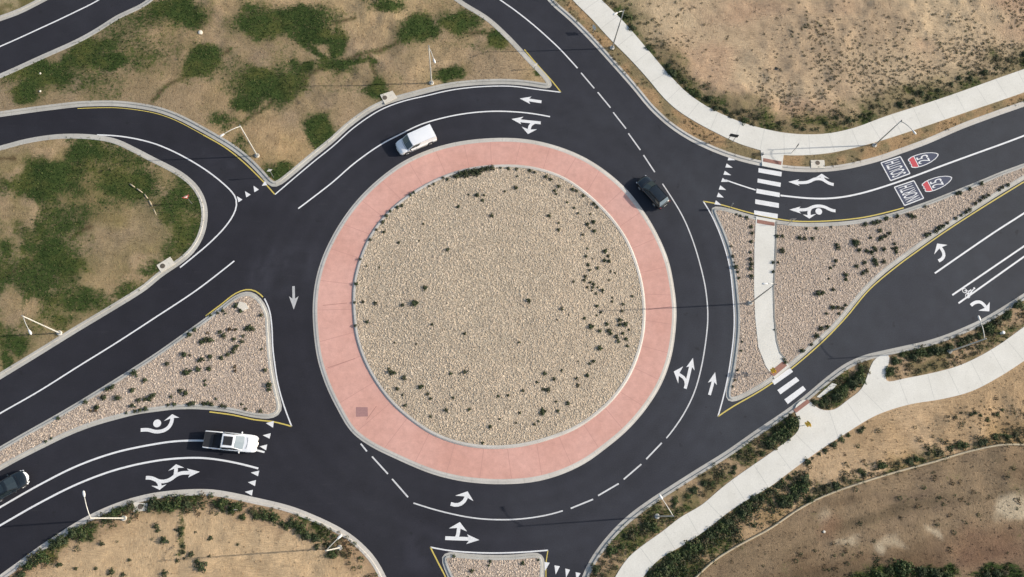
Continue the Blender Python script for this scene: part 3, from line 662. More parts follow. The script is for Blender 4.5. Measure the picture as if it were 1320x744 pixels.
E_([(906.5,259.5),(916,275),(928.6,303),(936.3,326),(941.4,348.5),(944.1,372),(946.6,409.5),(945.6,434.5),(942.6,459.5),(938.6,484.5),(932.5,512),(925.5,537)])
E_([(906.5,259.5),(930,264),(949,269.5),(973,276),(998.5,281.5),(1025,285.2),(1065,285),(1115,280),(1165,268)], 'yellow'); E_([(925.5,537),(945,524),(972.5,508.5),(990,497.5),(1020,475.5),(1060,441),(1090,410),(1122,372),(1165,336.5)], 'yellow')
E_([(1165,336.5),(1215,301),(1265,268.5),(1320,234.5)], 'yellow')
# crosswalks
for q in [[(977.9,216.7),(1007.8,221.7),(1007.2,227.6),(977.5,222.3)],[(976.7,230.2),(1006.6,235.7),(1006,241.1),(976.3,235.3)],[(975.3,243.3),(1005.3,248.6),(1004.9,254.3),(974.7,249)],[(973.7,257),(1004,262),(1004,268.2),(973.4,262.8)],[(972.2,271.2),(1002.7,276),(1002.3,282),(972,276.4)],
          [(994,490),(1018.5,474.7),(1022.3,479.3),(998.2,496.3)],[(1002,503),(1026,486),(1030.5,490.6),(1006,508.5)],[(1011,515),(1035,497.5),(1039,502.5),(1015.5,521)]]:
    polyflat(q, z=.013 if q[0][1] > 480 else .006)
# yield triangles
for q in [[(341.8,232.7),(344.5,238.7),(337.6,239.7)],[(326.8,239.5),(333.7,244.5),(327.9,248)],[(315.8,246.5),(323.2,251),(317.4,254.6)],[(305.3,252.9),(312.6,257.4),(307.4,260.8)],
          [(342.7,545.5),(353,542.7),(352,551.5)],[(338.7,561.2),(349,558.5),(347.5,565.6)],[(334.7,575.6),(344.5,573),(343,580.6)],[(323.3,609.3),(334.3,606.7),(332.6,614)],[(319.5,621.7),(330,619),(328.7,626.8)],[(315.6,634),(326,631.5),(324.7,639)],
          [(702,724.5),(708.7,725.6),(702.5,735.9)],[(714.7,728.9),(721.7,730),(716.3,740.6)],[(728.7,733),(734.8,734.6),(729.6,744.8)],[(742,737.6),(748.5,739),(743,748)],
          [(939.4,201.8),(938,206.8),(948,206.6)],[(936.7,210.8),(935,216),(944.5,216.3)],[(934.3,220.3),(932.5,225.3),(942.6,226)],[(931.5,229.4),(929.5,234.6),(938.5,234.6)],[(928.5,239),(926.5,244.4),(936,245)],[(926,248.3),(924,254),(933,254.8)],[(922.9,258.3),(920.9,263.5),(930,264.5)]]:
    polyflat(q, name='yield_triangle')
# arrows
arrow('turn_arrow', [[(181.4,554.5),(191,554),(199.7,556.6),(210,555.5),(218,550.5),(222,541.5)]], [[(222,534),(231.2,538.5),(211,543)]], [(202.7,545.9,.44)], label='left turn arrow with a round dot beside its tail')
arrow('turn_arrow', [[(188,616),(196,616),(203,620),(211,621),(219.5,618.3),(227,612.5),(234,609.8),(243,609.5)],[(226,613),(226.8,608),(227,605)],[(203,620),(206,623),(206,626)]], [[(257.6,608.2),(240.8,604),(242.5,615.8)],[(227,598.5),(237.5,603),(216.8,607.2)],[(205.8,631.6),(215,624.3),(195,626.2)]], label='three headed arrow')
arrow('turn_arrow', [[(581,649.6),(586,651.5),(591,651),(596.5,648),(600.5,643)]], [[(602.8,633.4),(610.2,646),(587,639)]])
arrow('turn_arrow', [[(574,693.7),(588,694.3),(604,694.8)],[(588.5,693.5),(590.5,689.7),(590.9,683.5)]], [[(617.9,696.2),(602,688.8),(601,701.4)],[(592.8,673),(602,685.2),(578.5,681.3)]], label='straight and left arrow')
arrow('straight_arrow', [[(698,131.4),(682,129)]], [[(670,127.2),(685,124.6),(683.5,134.2)]])
arrow('turn_arrow', [[(697,158.5),(684,157.2),(671,155.8)],[(688.5,158.2),(684.2,160.2),(682.3,166)]], [[(659.3,153.6),(674.9,150.6),(671.8,160.4)],[(680.6,173),(692.4,166.8),(672.4,163.4)]], label='straight and left arrow')
arrow('straight_arrow', [[(378.3,369),(378.7,387)]], [[(378.7,399.2),(384.8,382),(372.6,382)]], w=.3, mat='worn', label='worn grey straight arrow')
arrow('straight_arrow', [[(914.5,509.2),(919,493)]], [[(921.8,479.8),(924,496.5),(912.5,493.3)]], w=.34)
arrow('turn_arrow', [[(883.2,501),(886.5,489),(889.7,475)],[(884.4,497),(884.3,490.5),(881.3,486),(877,483.8)]], [[(893.2,461.5),(895.3,477.5),(884.5,473.5)],[(868.5,479),(880.5,472.5),(874.3,494.5)]], w=.36, label='straight and left arrow')
arrow('turn_arrow', [[(1074.7,238),(1068.8,236.7),(1063.2,233),(1058,230.6),(1049.5,231),(1042,234.7),(1029,235.6)],[(1063.5,233.5),(1060.5,231),(1060,228.5)]], [[(1016,234.5),(1030.2,231.2),(1030.8,239.8)],[(1059.2,224),(1069.2,230.8),(1051.8,228.6)]], label='straight and right arrow')
arrow('turn_arrow', [[(1077,271.9),(1071.5,271.2),(1065,267.6),(1057,265.6),(1048.4,266.5),(1041,270),(1029,270.7)],[(1046,267.5),(1042.8,271),(1043,277.2)]], [[(1017.5,270.4),(1031.9,266.4),(1032.5,275.4)],[(1043.2,282),(1052.2,275.8),(1034.8,276.6)]], [(1055.4,272.7,.43)], label='straight and left arrow with a round dot')
arrow('turn_arrow', [[(1209.8,336.5),(1214.5,334),(1217,329),(1214,321)]], [[(1207.9,314),(1221.1,315.8),(1204.2,328)]])
arrow('turn_arrow', [[(1251.6,393.8),(1256,390.2),(1262,389),(1267,391.2),(1270,395)]], [[(1275.2,401.5),(1275.8,389.3),(1261,400.6)]])
# route shields and the words painted in front of them
def text_unit(s):
    cu = bpy.data.curves.new('text', 'FONT'); cu.body = s; ob = bpy.data.objects.new('text', cu)
    cu.offset = .004; cu.resolution_u = 4
    me = bpy.data.meshes.new_from_object(ob); V = np.array([v.co[:] for v in me.vertices]); F = [tuple(p.vertices) for p in me.polygons]
    bpy.data.objects.remove(ob); bpy.data.curves.remove(cu); bpy.data.meshes.remove(me)
    lo = V.min(0); hi = V.max(0); return (V[:, :2]-lo[:2])/(hi[:2]-lo[:2]), F
def quadmap(q):                        # q: photo pixels of (u,v) = (0,0),(1,0),(1,1),(0,1)
    g = [np.array(P(*p)) for p in q]
    return lambda u, v: (g[0]*(1-u)*(1-v)+g[1]*u*(1-v)+g[2]*u*v+g[3]*(1-u)*v)
def put_text(s, f, u0, u1, v0, v1, mat, z, name='road_lettering'):
    V, F = text_unit(s); pts = [(*f(u0+(u1-u0)*u, v0+(v1-v0)*v), z) for u, v in V]
    return link(name, meshpy(name, pts, F), M[mat], ROAD)
for s, c in (('SOUTH', [(1135.6,210),(1160.6,201.9),(1173,223.8),(1148,233)]), ('NORTH', [(1152.8,241.5),(1178,233),(1190.6,255.6),(1166,265)])):
    f = quadmap([c[2], c[1], c[0], c[3]])                     # u runs from the driver's left (down) to right (up), v ahead (left)
    g = [P(*p) for p in c]; g.append(g[0]); g.append(g[1]); V, F = ribbon(g[:5], .13, .007)
    m = MB()
    for a, b in zip(g[:4], g[1:5]): V, F = ribbon([a, b], .14, .007+.001*len(m.f)); m.add(V, F)
    m.build('word_frame', M['white'], ROAD)
    polyflat([p for p in c], 'blue', 'word_panel', .0045).data.materials[0] = M['blue']
    put_text(s, f, .09, .91, .14, .86, 'white', .014)
def shield(q):
    f = quadmap(q)
    out = [(.02,.86),(.13,.97),(.25,.985),(.38,.955),(.5,.99),(.62,.955),(.75,.985),(.87,.97),(.98,.86),(1.01,.70),(.99,.52),(.92,.34),(.78,.16),(.64,.05),(.5,0),(.36,.05),(.22,.16),(.08,.34),(.01,.52),(-.01,.70)]
    def sc(k, kv): return [(.5+(u-.5)*k, .5+(v-.5)*kv) for u, v in out]
    def flat(pts, mat, z, nm):
        v = [(*f(u, w), z) for u, w in pts]
        if area([a[:2] for a in v]) < 0: v = v[::-1]
        o = slab(nm, [a[:2] for a in v], z, M[mat], z0=z-.0005, kind=None, parent=ROAD); return o
    flat(out, 'white', .007, 'shield_border'); inn = sc(.88, .93)
    flat(inn, 'blue', .011, 'shield_field')
    flat([inn[i] for i in (0,1,2,3,4,5,6,7,8)]+[(.95,.755),(.05,.755)], 'red', .016, 'shield_band')
    flat([(.05,.745),(.95,.745),(.95,.77),(.05,.77)], 'white', .018, 'shield_rule')
    put_text('25', f, .20, .80, .34, .725, 'white', .020)
shield([(1213.8,206.5),(1206.2,191.1),(1168.2,204.2),(1175.5,218.5)])
shield([(1231.3,236.5),(1223.7,221),(1186,236.4),(1193.2,249.6)])
m = MB()
for cx, cy in ((1243.4,374.8),(1247.4,381.4)):
    c = P(cx, cy); pts = [(c[0]+.27*math.cos(a*math.pi/10), c[1]+.27*math.sin(a*math.pi/10)) for a in range(21)]
    V, F = ribbon(pts, .085, .007); m.add(V, F)
for k, q in enumerate([[(1243.4,374.8),(1249,375.5),(1247.4,381.4)],[(1249,375.5),(1252,373.6)],[(1246,378),(1250,378.4),(1252.5,375.5),(1255,373)],[(1250,378.4),(1253,376.6)]]):
    V, F = ribbon([P(*p) for p in q], .14, .009+.002*k); m.add(V, F)
m.disc(*P(1255.8, 371.8), .018, .13); m.build('bicycle_symbol', M['white'], ROAD)
# ================================================================ STONES, GRASS, SHRUBS
def zat(R, x, y):
    V = R['V']; i = np.argmin((V[:, 0]-x)**2+(V[:, 1]-y)**2); return float(V[i, 2])
def stones(name, poly, dens, pal, zfn, s0=.045, s1=.115, rake=0):
    A = np.array(poly); x0, y0 = A.min(0); x1, y1 = A.max(0); n = int((x1-x0)*(y1-y0)*dens)
    X = rng.uniform(x0, x1, n); Y = rng.uniform(y0, y1, n); k = in_view(X, Y, 20); X, Y = X[k], Y[k]
    k = inpoly(X, Y, poly); X, Y = X[k], Y[k]; k = segdist(X, Y, list(poly)+[poly[0]]) > .08; X, Y = X[k], Y[k]; n = len(X)
    Z = zfn(X, Y) if callable(zfn) else np.full(n, zfn)
    s = rng.uniform(s0, s1, n)**1.0; a = rng.uniform(0, 6.28, n)
    base = np.array([(1,0,0),(0,1,0),(-1,0,0),(0,-1,0),(0,0,.55),(0,0,-.5)], float)
    V = base[None]*(1+rng.uniform(-.35, .35, (n, 6, 1)))+rng.uniform(-.2, .2, (n, 6, 3))
    V = V*s[:, None, None]; V[:, :, 0] *= rng.uniform(.7, 1.25, (n, 1))
    c, q = np.cos(a)[:, None], np.sin(a)[:, None]; vx = V[:, :, 0]*c-V[:, :, 1]*q; vy = V[:, :, 0]*q+V[:, :, 1]*c
    V = np.stack([vx+X[:, None], vy+Y[:, None], V[:, :, 2]+Z[:, None]+.02], 2).reshape(-1, 3)
    f = np.array([(0,1,4),(1,2,4),(2,3,4),(3,0,4)]); F = (f[None]+6*np.arange(n)[:, None, None]).reshape(-1, 3)
    pal = np.array(pal); col_ = pal[rng.integers(0, len(pal), n)]*rng.uniform(.84, 1.16, (n, 1))*(.90+.2*fbm(X*.16, Y*.16, 4, 4))[:, None]*(1-.10*rake*sstep(.45, .75, vnoise(np.hypot(X, Y)*1.6, np.arctan2(Y, X)*3, 5)))[:, None]; col_ = np.repeat(col_, 6, 0)
    return tag(link(name, meshnp(name, V, F, col_), M['stone']), kind='stuff', label=None)
TAN = [(.61,.49,.35),(.66,.535,.395),(.555,.44,.315),(.70,.58,.43),(.58,.465,.335),(.63,.50,.37),(.52,.41,.29)]
PNK = [(.55,.44,.335),(.60,.485,.375),(.50,.39,.295),(.63,.52,.41),(.52,.41,.31),(.57,.45,.345),(.47,.37,.28)]
stones('gravel_stones', cpoly, 42, TAN, zc, rake=1)
def zr(R):
    V = R['V']; k = in_view(V[:, 0], V[:, 1], 60); V = V[k]
    def f(X, Y):
        Z = np.zeros(len(X))
        for i in range(0, len(X), 2000):
            d = (X[i:i+2000, None]-V[None, :, 0])**2+(Y[i:i+2000, None]-V[None, :, 1])**2; Z[i:i+2000] = V[d.argmin(1), 2]
        return Z
    return f
class sd: pass
for R in (R_SI, R_BI): stones('gravel_stones', R['poly'], 30, [tuple(a*1.06 for a in c) for c in PNK], zr(R))
ek = EPATH
def not_on_path(poly): return poly
Xs = R_EI['poly']
def stones_off(name, poly, hole, dens, pal, zfn):
    o = stones(name, poly, dens, pal, zfn); me = o.data; n = len(me.vertices); co = np.empty(n*3, np.float32); me.vertices.foreach_get('co', co); co = co.reshape(-1, 3)
    c = co.reshape(-1, 6, 3).mean(1); k = inpoly(c[:, 0], c[:, 1], hole); co = co.reshape(-1, 6, 3); co[k, :, 2] = -.2; co[k, :, :2] = co[k][:, :1, :2]
    me.vertices.foreach_set('co', co.ravel()); me.update(); return o
stones_off('gravel_stones', R_EI['poly'], EPATH, 30, PNK, zr(R_EI))

def blades(name, X, Y, Z, H, C, Wd=.035, k=5, spread=.12):
    n = len(X); a = rng.uniform(0, 6.28, (n, k)); r = rng.uniform(0, spread, (n, k)); bx = X[:, None]+r*np.cos(a); by = Y[:, None]+r*np.sin(a)
    a2 = rng.uniform(0, 6.28, (n, k)); w = Wd*(.7+rng.uniform(0, 1, (n, k))); h = H[:, None]*rng.uniform(.6, 1.2, (n, k)); ln = h*rng.uniform(.3, 1.0, (n, k))
    zz = Z[:, None]+0*a
    p0 = np.stack([bx-w*np.sin(a2), by+w*np.cos(a2), zz-.02], 2); p1 = np.stack([bx+w*np.sin(a2), by-w*np.cos(a2), zz-.02], 2)
    p2 = np.stack([bx+ln*np.cos(a2), by+ln*np.sin(a2), zz+h], 2)
    V = np.stack([p0, p1, p2], 2).reshape(-1, 3); F = np.arange(len(V)).reshape(-1, 3)
    c = C[:, None, :]*rng.uniform(.75, 1.25, (n, k, 1)); c = np.repeat(c.reshape(-1, 3), 3, 0)
    return link(name, meshnp(name, V, F, c), M['leaf'])
def cover(R, name, pg=.8, pd=.35, hg=.16, hd=.07, excl=None, label='grass'):
    V, g, c = R['V'], np.asarray(R['g']), R['c']; n = len(V)
    ok = in_view(V[:, 0], V[:, 1], 20)
    if excl is not None: ok &= ~inpoly(V[:, 0], V[:, 1], excl) & (segdist(V[:, 0], V[:, 1], excl) > .25)
    gg = g+rng.uniform(-.2, .2, n); u = rng.uniform(0, 1, n)
    k = ok & (u < pg*sstep(.35, .95, g)); k2 = ok & ~k & (gg < .75) & (u < pd+.1)
    gc = np.array([(.030,.055,.012),(.048,.076,.020),(.07,.09,.026),(.026,.044,.012),(.10,.10,.04)])
    tn = fbm(V[:, 0]*.3, V[:, 1]*.3, 2, 5)
    for q, H, C, nm in ((k, hg, gc[rng.integers(0, 5, n)]*(.7+.6*tn[:, None]), 'grass_tufts'), (k2, hd, c*1.05, 'dry_grass')):
        if q.sum() < 5: continue
        J = rng.uniform(-.17, .17, (q.sum(), 2))
        o = blades(nm, V[q, 0]+J[:, 0], V[q, 1]+J[:, 1], V[q, 2], rng.uniform(.6, 1.3, q.sum())*H, C[q]); tag(o, kind='stuff')
cover(R_NW, 'g', hg=.14); cover(R_W, 'g', hg=.14); cover(R_TL, 'g'); cover(R_SW, 'g', hg=.25, pd=.12); cover(R_NE, 'g', hg=.22, pd=.12, excl=NEpath); cover(R_SE, 'g', hg=.26, pd=.2, excl=SEpath)

def clump(n, rx, rz, leaf, pal, seed, flat=.0):
    r = np.random.default_rng(seed)
    d = r.normal(size=(n, 3)); d /= np.linalg.norm(d, axis=1)[:, None]; d[:, 2] = np.abs(d[:, 2])
    rad = r.uniform(.35, 1, n)**.6; lob = 1+.28*np.sin(3*np.arctan2(d[:, 1], d[:, 0])+seed)+.18*np.sin(5*np.arctan2(d[:, 1], d[:, 0])+2*seed)
    c = d*rad[:, None]*np.stack([rx*lob, rx*lob, np.full(n, rz)], 1); c[:, 2] += .02
    nn = d*1.0+r.normal(size=(n, 3))*.6; nn[:, 2] += .3; nn /= np.linalg.norm(nn, axis=1)[:, None]
    t = np.cross(nn, r.normal(size=(n, 3))); t /= np.linalg.norm(t, axis=1)[:, None]; b = np.cross(nn, t)
    s = leaf*r.uniform(.6, 1.3, (n, 1)); V = np.stack([c-t*s, c+b*s*.55, c+t*s, c-b*s*.55], 1).reshape(-1, 3)
    F = np.arange(4*n).reshape(-1, 4); pal = np.array(pal); C = pal[r.integers(0, len(pal), n)]*r.uniform(.7, 1.3, (n, 1))
    return V, F, np.repeat(C, 4, 0)
DK = [(.032,.048,.020),(.042,.058,.024),(.026,.038,.016),(.060,.072,.034)]
MG = [(.036,.060,.020),(.052,.076,.024),(.028,.046,.016),(.078,.088,.034)]
BR = [(.09,.055,.03),(.06,.045,.025),(.045,.045,.02),(.12,.08,.04)]
SH = [link_ for link_ in []]
def variants(pal, cnt, rx, rz, leaf, n, seed): return [meshnp('leaf_clump', *clump(n, rx, rz, leaf, pal, seed+i)) for i in range(cnt)]
small = variants(DK, 5, .34, .34, .085, 110, 1)+variants([(.03,.045,.018),(.055,.055,.03)], 2, .3, .3, .08, 90, 40)
rusty = variants(BR, 2, .28, .3, .07, 90, 60)
big = variants(DK, 4, .75, .8, .13, 260, 80)+variants(MG, 4, .78, .75, .13, 260, 90)+variants([(.07,.075,.035),(.10,.09,.05),(.05,.058,.026),(.09,.065,.035)], 2, .72, .6, .12, 220, 120)
for m_ in small+rusty+big: m_.materials.append(M['leaf'])
def put(name, mesh, x, y, z, s, label, cat, group, sz=1):
    o = bpy.data.objects.new(name, mesh); COL.objects.link(o); o.location = (x, y, z); o.rotation_euler = (0, 0, random.uniform(0, 6.28)); o.scale = (s, s*random.uniform(.8, 1.15), s*sz)
    return tag(o, label, cat, group)
def shrubs(pts, zfn, label, group, smin, smax, meshes, cat='shrub', name='shrub', jit=0):
    L = [P(*p[:2], .3) for p in pts]; Z = zfn(np.array([a for a, b in L]), np.array([b for a, b in L]))
    for (x, y), z, p in zip(L, Z, pts):
        s = p[2] if len(p) > 2 else random.uniform(smin, smax)
        put(name, random.choice(meshes), x, y, float(z)-.02, s, label, cat, group)
SHR = 1
C1 = [(591,225),(597,223),(603,221),(609,220),(615,220),(585,229),(577,231),(571,229),(559,237),(553,240),(630,218),(637,217),(625,219),(645,216),(655,217),(627,229),(632,226),(529,251),(533,248),(512,267),(518,265),(503,272),(498,278),(493,286),(485,296),(477,309),(464,334),(459,366),(495,299),(591,267),(615,252),(624,252),(622,259),(634,279),(651,247),(577,323),(548,372,1.0),(514,313),(604,251,.5),(546,289,.6),(540,311,.5),(489,345,.5),(473,343,.5),
 (666,218),(683,220),(689,222),(667,227,.6),(665,242,1.0),(704,228),(710,231),(720,240),(715,246),(717,250,.6),(738,244),(743,246),(752,252),(766,263),(770,267),(731,261,.6),(708,279,.9),(720,288,.6),(720,297),(740,268,.6),(745,275),(761,276,.6),(765,286,1.0),(757,289),(760,294,.6),(766,298),(751,303,.8),(757,321,.6),(755,331,.7),(764,334,.5),(780,324,1.0),(784,330,.9),(779,336),(785,337),(758,342),(770,346),(760,349),(787,350),(793,352,.6),(785,361,.6),(754,357,.9),(753,362),(761,365),(765,367,.8),(739,364,.6),(757,371),(764,371,.6),(770,371,.6),
 (681,389,1.1),(724,399,1.0),(718,413,.5),(733,407,.5),(763,375,.6),(768,379),(776,375),(789,384,.6),(789,389,.6),(815,382,.7),(803,392,.9),(802,401,.8),(769,395,.8),(774,403,.6),(769,407,.5),(753,411,.7),(761,422,1.1),(764,421,.7),(782,418,.9),(785,427,1.1),(787,430,.8),(773,427,.9),(799,413,1.0),(799,419,.9),(806,418,1.1),(811,425,.6),(803,430,.8),(795,434,1.1),(797,440,.9),(807,437,.8),(809,446,.7),(773,449,1.1),(669,442,.7),(765,466,.9),(760,469,.7),(745,466,.5),(724,478,.6),(714,489,.9),(702,482,.8),(745,497,1.0),(757,484,.8),(743,488,.7),(692,493,.6),(706,503,1.2),(700,502,.8),(674,504,.8),(699,528,.8),(699,532,1.1),(703,530,.7),(719,530,.8),(732,520,.9),(717,518,.6),(665,545,.6),(670,532,.7),(689,547,.7),(694,543,.5),
 (468,389,.8),(484,391,1.0),(519,394,.9),(534,392,1.3),(537,391,.8),(473,415,.8),(458,420,.8),(457,390,.7),(557,419,.7),(509,442,.6),(537,444,.6),(599,431,.8),(503,480,1.1),(508,481,.9),(521,487,1.2),(501,475,.6),(512,501,.9),(519,509,.5),(542,499,.9),(545,498,.7),(551,508,.8),(555,514,.8),(599,480,1.0),(603,479,.5),(581,482,.7),(593,482,.5),(575,529,.9),(605,528,.9),(522,523,.7),(555,537,.6),(632,550,.8),(584,513,.6),(655,510,.7),(642,511,.6),(622,571,.7),(644,540,.5)]
RIM = [(a_, b_) for a_, b_ in [(588,227),(594,224),(600,222.5),(606,221),(612,220),(618,220),(600,226),(609,224),(616,223),(622,218.5),(628,217.5),(634,216.5)]]
C1 = [p for p in C1 if not (583 < p[0] < 640 and p[1] < 233)]
shrubs([(a_, b_, 1.35) for a_, b_ in RIM], zc, 'leafy green shrub in the dense row rimming the top of the central island', 'green shrubs along the top rim of the central island', 1.2, 1.5, small[5:])
shrubs([(p[0], p[1], p[2]*.9) if len(p) > 2 else (p[0], p[1], random.uniform(.55, .9)) for p in C1], zc, 'small dark shrub growing in the tan gravel of the round central island', 'shrubs on the round central island', .55, 1.0, small)
C2 = [(304,394,1),(310,400,.9),(321,422,1),(325,424,1),(317,424,.9),(313,433,.8),(301,437,.8),(290,404,.5),(280,403,.7),(287,400,.8),(271,406,.6),(264,438,1.2),(270,438,1.2),(259,441,.9),(250,425,.9),(243,431,1),(283,428,.9),(288,433,1),(237,457,1.1),(260,463,1),(256,465,.7),(270,460,.9),(293,457,.9),(285,461,.9),(302,449,1.1),(300,453,1),(311,440,1.0),(305,446,.7),(215,469,1.1),(239,480,1.2),(242,481,.8),(255,476,1.1),(245,478,.6),(269,475,.9),(264,491,.6),(264,496,.6),(172,481,1.3),(186,490,.9),(232,504,1),(238,507,1),(220,511,.7),(170,503,.9),(144,498,.9),(133,512,1.3),(151,513,1.3),(195,511,1.2),(198,509,.8),(192,514,.9),(186,515,.8),(178,516,1),(170,523,1),(173,530,.8),(180,529,.9),(187,527,.9),(162,532,.6),(216,522,.6),(224,521,.8),(243,521,.9),(248,520,.9),(262,520,1),(267,520,.9),(272,521,.9),(285,523,.8),(290,524,.8),(316,527,.7),(109,518,.9),(137,502,.9),(143,500,.9),(124,525,1.0),(74,539,.7),(58,569,.6),(65,565,.5),(336,406,.8),(341,477,.9),(346,496,1.2),(346,502,.8),(335,530,.8),(337,450,.5),(311,521,.5),(278,514,.5),(240,506,.8),(244,458,.6),(304,424,.5)]
shrubs([p for i, p in enumerate(C2)], zr(R_SI), 'small dark shrub on the gravel of the long south west splitter island', 'shrubs on the south west splitter island', .6, 1, small)
C2b = [(302,425),(303,478),(302,473),(125,524),(122,529),(296,424),(116,529),(267,429),(294,425)]
shrubs([(a, b, .8) for a, b in C2b], zr(R_SI), 'small rust brown shrub on the gravel of the long south west splitter island', 'rust brown shrubs on the south west splitter island', .6, .9, rusty)
C3 = [(1002,304,.8),(1009,304,.8),(1031,306,.9),(1038,307,1),(1048,307,.8),(1009,323,1.3),(1004,338,.6),(1081,319,1.1),(1079,315,.8),(1078,336,.9),(1104,313,1.4),(1101,311,.8),(1108,322,.9),(1116,289,1.0),(1126,287,1),(1131,286,1),(1135,285,.7),(1143,281,1),(1157,278,1),(1175,278,1),(1171,276,.7),(1180,279,.7),(1193,266,.8),(1238,248,1.1),(1234,249,.8),(1251,243,.9),(1266,236,1),(1135,297,.9),(1123,306,.7),(1137,306,1),(1142,304,1),(1147,300,.8),(1134,309,.8),(1118,323,.9),(1124,325,1),(1130,322,.9),(1127,319,.8),(1140,321,.9),(1155,320,1.1),(1154,314,.8),(1156,325,.8),(1128,335,1.1),(1130,340,.9),(1140,337,1.0),(1115,338,1),(1105,343,1),(1118,349,.9),(1113,352,.9),(1091,354,1),(1091,360,.8),(1076,342,.5),(1071,345,.7),(1069,359,.6),(1195,303,1),(1199,301,.8),(1207,298,1),(1211,294,1.1),(1216,291,1),(1222,287,.9),(1233,281,.8),(1240,277,.7),(1246,273,1),(1251,270,.9),(1258,262,1),(1264,258,.8),(1269,254,1),(1275,251,.8),(1289,244,.9),(1293,241,.9),(1300,238,1),(997,338,.8),(997,350,.8),(1055,378,1.1),(1061,377,.9),(1075,373,.9),(1074,396,1),(1081,396,.8),(1087,397,.8),(1091,393,.7),(1066,404,.7),(1082,404,.7),(1059,423,1),(1067,421,.9),(1053,433,1.2),(1047,444,.7),(1035,452,1.1),(1011,463,.8),(1013,467,.8),(999,425,.5),
 (943,317,.7),(945,330,.8),(947,338,.6),(949,344,1),(951,350,.7),(953,358,.6),(968,334,1),(969,340,.9),(968,346,.8),(969,356,1),(970,300,.8),(969,311,.7),(955,278,.6),(963,280,.8),(950,276,.6),(969,292,.8),(957,440,.5),(951,477,.6),(948,490,.6),(945,498,.5),(968,325,.6),(956,452,.5),(1040,294,.6),(1053,294,.6),(1072,292,.5),(1095,291,.5)]
shrubs(C3, zr(R_EI), 'small dark shrub on the pinkish gravel of the east splitter island', 'shrubs on the east splitter island', .6, 1, small)
C4 = [(585,717,.6),(632,724,.6),(630,729,.5),(608,736,.9),(674,726,.8),(694,722,.5),(603,745,.6),(691,745,.5)]
shrubs(C4, zr(R_BI), 'tiny shrub on the gravel of the small bottom splitter island', 'shrubs on the bottom splitter island', .5, .9, small)

def along(path, n, w, smin, smax, seed):       # n bushes scattered along a traced band
    r = random.Random(seed); seg = [(math.dist(a, b), a, b) for a, b in zip(path[:-1], path[1:])]; T = sum(s[0] for s in seg); out = []
    for i in range(n):
        t = (i+r.uniform(.1, .9))/n*T
        for L, a, b in seg:
            if t <= L: break
            t -= L
        u = t/L; nx, ny = -(b[1]-a[1])/L, (b[0]-a[0])/L; o = r.gauss(0, .45)*w
        out.append((a[0]+(b[0]-a[0])*u+nx*o, a[1]+(b[1]-a[1])*u+ny*o, r.uniform(smin, smax)))
    return out
def bushes(pts, R, label, group, meshes=None, avoid=None, name='bush'):
    L = [(P(p[0], p[1], .3), p[2]) for p in pts]; Z = zr(R)(np.array([a[0][0] for a in L]), np.array([a[0][1] for a in L]))
    for ((x, y), s), z in zip(L, Z):
        if avoid is not None:
            A = np.array([x]); B = np.array([y])
            if inpoly(A, B, avoid)[0] or segdist(A, B, avoid)[0] < .3*s: continue
        if not inpoly(np.array([x]), np.array([y]), R['poly'])[0]: continue
        PEND.append((s*(1 if (meshes or big) is big else .55 if meshes is small else .45), name, random.choice(meshes or big), x, y, z-.03, s, label, group))
PEND = []
NB = [(800,26),(830,60),(860,96),(885,122),(905,137),(950,158),(975,165)]
b = along([(795,14),(825,50),(855,84),(875,106)], 16, 7, .5, .95, 1)+along([(880,108),(905,128),(945,146),(975,158)], 12, 8, .4, .75, 2)
bushes(b, R_NE, 'dark green bush in the belt along the upper edge of the curved north east pavement', 'bushes beside the north east pavement', avoid=NEpath)
b = along([(1000,162),(1050,165),(1100,153),(1150,136),(1200,118),(1260,92),(1320,62)], 20, 10, .35, .7, 3)
bushes(b, R_NE, 'low green bush in the band along the upper edge of the pavement on the right', 'bushes above the right hand pavement', avoid=NEpath)
b = [(random.gauss(1255, 42), random.gauss(52, 24), random.uniform(.3, .6)) for _ in range(36)]+[(random.gauss(1080, 60), random.gauss(95, 22), random.uniform(.22, .42)) for _ in range(26)]
bushes([q for q in b if q[1] < 125], R_NE, 'scattered small bush on the bare sandy field at the top right', 'bushes on the sandy north east field', avoid=NEpath, meshes=small+big[:2])
b = along([(765,738),(790,706),(815,690),(845,672)], 13, 9, .45, .9, 5)+along([(860,655),(905,630),(950,598),(985,572)], 12, 8, .3, .7, 6)+along([(990,572),(1008,560),(1026,542)], 14, 6, .8, 1.25, 7)
bushes(b, R_SE, 'dark bush in the strip between the south east road kerb and the wide pavement', 'bushes between the south east kerb and the pavement', avoid=SEpath)
b = along([(1045,519),(1062,519),(1085,509),(1105,492),(1120,468)], 20, 6, .5, .95, 8)
bushes([q for q in b], R_SE, 'dark bush in the small planted wedge beside the south east crosswalk', 'bushes in the wedge between the two pavement ramps', avoid=SEpath)
b = along([(1146,484),(1152,464),(1190,455),(1225,446),(1262,430),(1320,392)], 28, 6, .45, .9, 9)
bushes(b, R_SE, 'dark bush in the strip between the far right kerb and the pavement below it', 'bushes between the right hand kerb and the lower pavement', avoid=SEpath)
b = along([(838,744),(880,714),(915,690),(950,665),(985,642)], 30, 6, .55, 1.05, 10)+along([(990,638),(1020,614),(1050,590),(1085,567),(1120,548)], 14, 2, .3, .65, 11)
bushes(b, R_SE, 'dark green bush along the lower edge of the wide south east pavement', 'bushes along the lower edge of the south east pavement', avoid=SEpath)
b = along([(1015,655),(1050,640),(1100,612),(1150,598),(1205,586),(1255,570),(1320,560)], 24, 6, .4, .85, 12)+along([(1010,650),(1040,620)], 8, 6, .6, 1.1, 13)+along([(1230,540),(1300,528)], 9, 9, .25, .45, 14)
